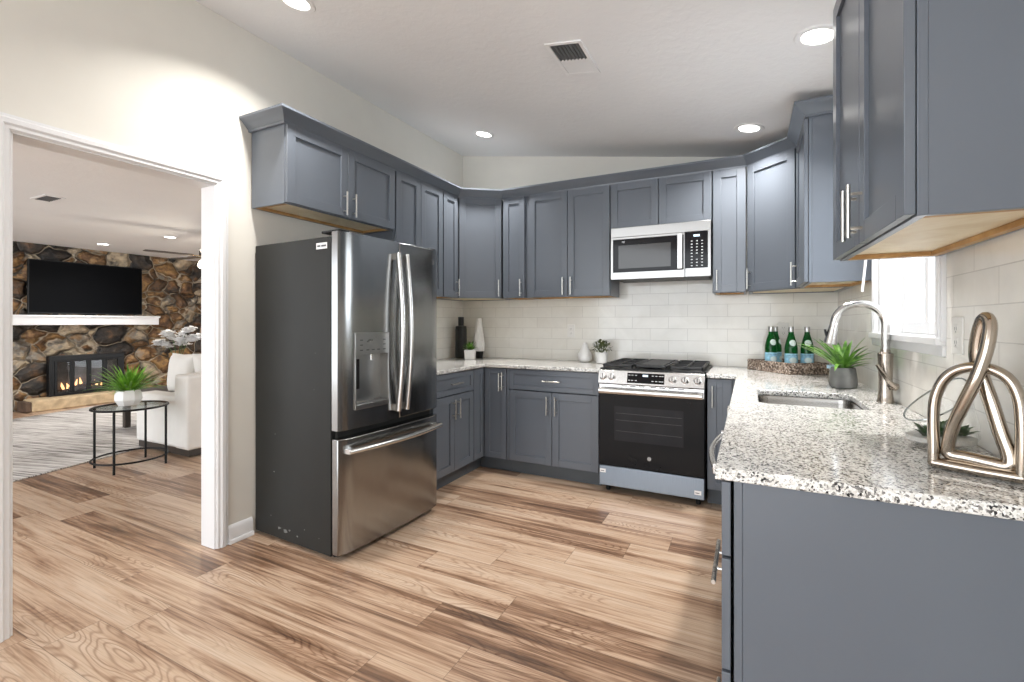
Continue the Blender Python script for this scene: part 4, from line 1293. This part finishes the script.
# slant-cut glass terrarium
r = empty('glass_terrarium', 'slant-cut clear glass terrarium with succulents behind the bronze sculpture', 'terrarium', (.488, 1.745, Z0), 26.7)
n = 36; prof = [(.060, 0.0), (.078, .008), (.090, .03), (.088, .07)]
vs = []; fs = []
for (q, z) in prof:
    for k in range(n):
        a = 2 * math.pi * k / n; vs.append((q * math.cos(a) * 1.0, q * math.sin(a) * .80, z))
for k in range(n):      # slanted lip: low on the left, high on the right
    a = 2 * math.pi * k / n; z = .072 + .118 * (1 + math.cos(a)) / 2; q = .088 - .25 * max(0, z - .075)
    vs.append((q * math.cos(a), q * math.sin(a) * .80, z))
for i in range(4):
    for k in range(n): fs.append((i * n + k, i * n + (k + 1) % n, (i + 1) * n + (k + 1) % n, (i + 1) * n + k))
fs.append(tuple(range(n - 1, -1, -1)))
gl = MB().add(vs, fs).build('glass_bowl', M['clear'], r, 0, 50)
sm = gl.modifiers.new('solid', 'SOLIDIFY'); sm.thickness = .003; sm.offset = -1
mb = MB(); mb.tube([Vector(v) for v in vs[4 * n:]], .0022, 6, True); mb.build('glass_lip', clear_glass('glass_edge', (.55, .60, .60), .25), gl, 0, 40)
MB().lathe([(.0, .030), (.05, .031), (.083, .026), (.083, .014), (.058, .0045), (0, .0045)], 28, sy=.79).build('pebbles', M['pebble'], r)
mb = MB(); rs = random.Random(4)
for (cx, cy, n_, ln) in ((-.052, -.012, 14, .045), (-.018, -.03, 14, .045), (.02, .01, 16, .055), (.05, -.012, 14, .042)):
    for i in range(n_):
        a = i * 2.4; t = i / n_
        mb.leaf((cx, cy, .027), a, ln * (.75 + .35 * rs.random()), .024, 1.35 - 1.0 * t, .3, 4)
mb.build('succulents', M['leafd'], r, 0, 60, fixn=False)

# ---------------------------------------------------------------- living room
mb = MB().box(0, 3.0, 0, 3.55, .001, .012)
rug = mb.build('area_rug', M['rug'], None, .003, 30)
rug.location = (-5.03, .85, 0); rug.rotation_euler = (0, 0, math.radians(180 + 14)); rug.scale = (1, -1, 1)
tag(rug, 'white and grey streaked area rug before the stone fireplace', 'rug')

# hearth, firebox, mantel, television
hr = MB().box(-9.297, -8.975, 2.86, 4.45, .001, .165).build('hearth_slab', M['hearth'], None, .02, 40, 3)
tag(hr, 'long tan limestone hearth slab on the floor under the fireplace', 'hearth')
MB().box(-9.285, -8.985, 2.795, 2.865, .002, .150).build('end_stone', M['hearth_end'], hr, .02, 40, 3)
r = empty('fireplace', 'black metal fireplace with glass doors set in the stone wall', 'fireplace', (-9.298, 3.115, .168), 90)
FWd, FH = .93, .60          # local x runs along the wall, -y out of it
mb = MB(); y0, y1 = -.10, 0.0
mb.box(0, FWd, y0, y1, FH - .075, FH); mb.box(0, FWd, y0, y1, 0, .035); mb.box(0, .06, y0, y1, .035, FH - .075); mb.box(FWd - .06, FWd, y0, y1, .035, FH - .075)
fr = mb.build('frame', M['black'], r, .004, 30)
MB().box(.06, FWd - .06, -.006, 0, .035, FH - .075).build('firebox', M['firebrick'], r, 0, 0)
pw = (FWd - .12) / 4
for i in range(4):
    a = .06 + i * pw; mb = MB()
    mb.box(a + .001, a + .030, -.106, -.088, .037, FH - .077); mb.box(a + pw - .030, a + pw - .001, -.106, -.088, .037, FH - .077)
    mb.box(a + .030, a + pw - .030, -.106, -.088, .037, .055); mb.box(a + .030, a + pw - .030, -.106, -.088, FH - .095, FH - .077)
    d = mb.build('door', M['black'], r, .002, 30)
    MB().box(a + .031, a + pw - .031, -.099, -.096, .056, FH - .096).build('glass_pane', M['fireglass'], d, 0, 0)
for (x, z, t, ln) in ((.30, .075, 8, .40), (.58, .075, -6, .42), (.44, .130, 12, .42)):
    c = Vector((x, -.047, z)); dv = Vector((math.cos(math.radians(t)), 0, math.sin(math.radians(t)))) * ln / 2
    MB().tube([c - dv, c, c + dv], [.033, .038, .031], 10).build('log', M['log'], r)
rs = random.Random(2)
mb = MB()
for i in range(11):
    x = .16 + i * .052 + rs.uniform(-.02, .02); h = rs.uniform(.05, .13) * (1.7 if .30 < x < .52 else .8)
    mb.tube([(x, -.055, .09), (x + rs.uniform(-.02, .02), -.055, .09 + h * .5), (x + rs.uniform(-.03, .03), -.05, .09 + h)], [.016, .018, .002], 7, sy=.6)
mb.build('flame', M['flame'], r, 0, 60)
mn = MB().box(-9.298, -9.08, 2.60, 4.50, 1.228, 1.362).box(-9.298, -9.065, 2.585, 4.515, 1.345, 1.375).build('mantel_shelf', M['white'], None, .006, 30)
tag(mn, 'white mantel shelf on the stone wall below the television', 'mantel')
r = empty('television', 'large black flat television above the white mantel', 'television', (-9.298, 3.60, 1.385), 90)
TW, TH = 1.42, .80
tv = MB().box(-TW / 2, TW / 2, -.085, -.045, .012, TH).build('frame', M['black'], r, .004, 30)
MB().box(-TW / 2 + .012, TW / 2 - .012, -.0865, -.0845, .028, TH - .012).build('screen', M['screen'], r, 0, 0)
MB().box(-.25, .25, -.046, 0, .2, .6).build('wall_mount', M['black'], r, .003, 30)
MB().box(-.05, .05, -.088, -.084, -.0, .012).build('sensor_bar', M['black'], r, .001, 30)

# side table with its plant
TX, TY = -4.88, 2.195
r = empty('side_table', 'round glass-topped black metal side table by the white sofa', 'side table', (TX, TY, 0))
R_, HT = .268, .535
MB().lathe([(0, HT - .010), (R_ - .006, HT - .010), (R_ - .006, HT - .002), (0, HT - .002)], 40).build('glass_top', M['tableglass'], r)
ring = lambda z, q: [(q * math.cos(a * math.pi / 24), q * math.sin(a * math.pi / 24), z) for a in range(48)]
MB().tube(ring(HT - .009, R_), .009, 8, True).build('top_ring', M['black'], r)
MB().tube(ring(.085, R_), .008, 8, True).build('lower_ring', M['black'], r)
for a in (222, 312, 42, 132):
    x, y = R_ * math.cos(math.radians(a)), R_ * math.sin(math.radians(a))
    MB().cyl((x, y, .001), (x, y, HT - .004), .0095, 10).build('leg', M['black'], r)
r = empty('table_plant', 'bushy spiky green plant in a white faceted pot on the glass side table', 'potted plant', (-4.93, 2.20, HT - .0015))
MB().lathe([(.075, 0), (.105, .05), (.105, .09), (.088, .135), (.078, .135), (.085, .10), (0, .095)], 8).build('pot', M['ceramic'], r, 0, 20)
mb = MB(); rs = random.Random(31)
for i in range(95):
    a = i * 2.399 + rs.uniform(-.2, .2); t = i / 95
    mb.leaf((.03 * math.cos(a), .03 * math.sin(a), .11), a, rs.uniform(.22, .31), .019, 1.45 - 1.15 * t, rs.uniform(.3, .9), 6)
mb.build('leaves', M['leaf2'], r, 0, 60, fixn=False)

# sofa
r = empty('sofa', 'white slipcovered sofa in the living room with its end to the kitchen', 'sofa', (-4.63, 2.535, 0))
MB().box(-.90, -.02, .02, 2.10, .013, .075).build('plinth', M['darkwood'], r, .005, 30)
mb = MB().box(-.92, -.03, 0, .20, .076, .560); mb.build('arm', M['fabric'], r, .035, 40, 4)
mb = MB().box(-.92, -.03, 1.92, 2.12, .076, .560); mb.build('arm', M['fabric'], r, .035, 40, 4)
mb = MB().box(-.235, 0, -.004, 2.124, .074, .775); mb.build('backrest', M['fabric'], r, .03, 40, 4)
MB().box(-.90, -.22, .19, 1.93, .074, .36).build('seat_base', M['fabric'], r, .02, 40, 3)
for a in (.205, 1.065): MB().box(-.93, -.24, a, a + .85, .361, .52).build('seat_cushion', M['fabric'], r, .05, 40, 4)
def pillow(name, label, loc, rot, s):
    n = 12; vs = []; fs = []
    for sd in (-1, 1):
        for i in range(n + 1):
            for j in range(n + 1):
                u, v = 2 * i / n - 1, 2 * j / n - 1
                e = (1 - u ** 4) * (1 - v ** 4); pin = 1 - .07 * (u * u * (1 - v * v) + v * v * (1 - u * u)) * 0 - .06 * ((1 - abs(u)) * abs(v) ** 3 + (1 - abs(v)) * abs(u) ** 3)
                vs.append((u * s * .5 * pin, sd * (.07 * e ** .6 + .002), v * s * .5 * pin))
    N = (n + 1) ** 2
    for sd in (0, 1):
        for i in range(n):
            for j in range(n): fs.append(tuple(sd * N + q for q in (i * (n + 1) + j, (i + 1) * (n + 1) + j, (i + 1) * (n + 1) + j + 1, i * (n + 1) + j + 1)))
    rim = [i * (n + 1) for i in range(n)] + [n * (n + 1) + j for j in range(n)] + [i * (n + 1) + n for i in range(n, 0, -1)] + [j for j in range(n, 0, -1)]
    for a, b in zip(rim, rim[1:] + rim[:1]): fs.append((a, b, N + b, N + a))
    o = MB().add(vs, fs).build(name, M['fabric'], None, 0, 60)
    o.location = loc; o.rotation_euler = [math.radians(q) for q in rot]
    return tag(o, label, 'pillow', 'white pillows on the sofa')
pillow('throw_pillow', 'white throw pillow standing upright at the front of the sofa corner', (-5.30, 2.842, .742), (-6, 0, 2), .40)
pillow('throw_pillow', 'white throw pillow leaning on the sofa back behind the arm', (-4.968, 3.00, .742), (-8, 0, 78), .42)

# coffee table with white flowers
r = empty('coffee_table', 'low dark wood coffee table behind the sofa arm', 'coffee table', (-6.35, 3.45, .012))
MB().box(-.35, .35, -.55, .55, .40, .44).build('table_top', M['darkwood'], r, .005, 30)
for x in (-.30, .30):
    for y in (-.50, .50): MB().box(x - .03, x + .03, y - .03, y + .03, .001, .40).build('leg', M['darkwood'], r, .003, 30)
r = empty('flower_vase', 'white flower spray in a white vase beyond the sofa pillows', 'flowers', (-6.35, 3.36, .4532))
MB().lathe([(.06, 0), (.09, .06), (.085, .14), (.05, .20), (.045, .23), (.038, .23), (.04, .19), (0, .18)], 20).build('vase_body', M['ceramic'], r)
mb = MB(); rs = random.Random(12); fl = MB()
c30 = Vector((.893, .45, 0))
for s_ in range(5):
    sp = [(-.26, .48), (-.14, .60), (.05, .52), (.16, .66), (.24, .56)][s_]
    pts = [Vector((0, 0, .18)), c30 * sp[0] * .35 + Vector((0, 0, .18 + sp[1] * .6)), c30 * sp[0] * .8 + Vector((0, 0, .12 + sp[1] * .9)), c30 * sp[0] + Vector((0, 0, .06 + sp[1]))]
    pp = smooth_path(pts, False, 5); mb.tube(pp, .004, 6)
    for q in pp[6:]:
        for k in range(3):
            c = q + Vector((rs.uniform(-.035, .035), rs.uniform(-.035, .035), rs.uniform(-.03, .03)))
            for p in range(5): fl.leaf(c, p * 1.257 + rs.random(), .055, .05, rs.uniform(.0, .7), .4, 3)
mb.build('stems', M['leafd'], r)
fl.build('blossoms', M['petal'], r, 0, 60, fixn=False)

# ceiling fan
r = empty('ceiling_fan', 'dark ceiling fan with a lit glass shade, half behind the doorway', 'ceiling fan', (-6.25, 3.66, LC))
MB().lathe([(.0, -.045), (.05, -.04), (.065, -.001), (0, -.001)], 24).build('canopy', M['black'], r)
MB().cyl((0, 0, -.04), (0, 0, -.20), .014, 10).build('downrod', M['black'], r)
MB().lathe([(0, -.19), (.06, -.195), (.095, -.22), (.095, -.29), (.06, -.31), (0, -.312)], 28).build('motor', M['black'], r)
for k in range(5):
    a = -104 + 72 * k
    b = MB()
    b.add([(.17, -.05, -.3), (.20, -.06, -.3), (.64, -.068, -.3), (.665, -.05, -.3), (.665, .05, -.3), (.64, .068, -.3), (.20, .06, -.3), (.17, .05, -.3)], [tuple(range(8))])
    b.add([(v.x, v.y, v.z + .008) for v in b.v[:8]], [tuple(range(7, -1, -1))] + [])
    b.f += [[i, (i + 1) % 8, 8 + (i + 1) % 8, 8 + i] for i in range(8)]; b.mi += [0] * 8
    m_ = RZ(a)
    b.v = [m_ @ v for v in b.v]
    bo = b.build('blade', M['fanblade'], r, .002, 30)
    MB().box(.08, .22, -.02, .02, -.304, -.2985, 0, m_).build('blade_arm', M['gold'], bo, .001, 30)
MB().lathe([(.03, -.312), (.06, -.325), (.075, -.335)], 24).build('light_fitter', M['gold'], r)
MB().lathe([(.062, -.336), (.095, -.365), (.115, -.42), (.10, -.45), (.05, -.468), (0, -.472)], 28).build('glass_shade', M['shade'], r)

bl = bpy.data.lights.new('bulb', 'POINT'); bl.energy = 14; bl.color = (1.0, .88, .72); bl.shadow_soft_size = .09
bo = bpy.data.objects.new('bulb', bl); COL.objects.link(bo); bo.parent = r; bo.location = (0, 0, -.56)
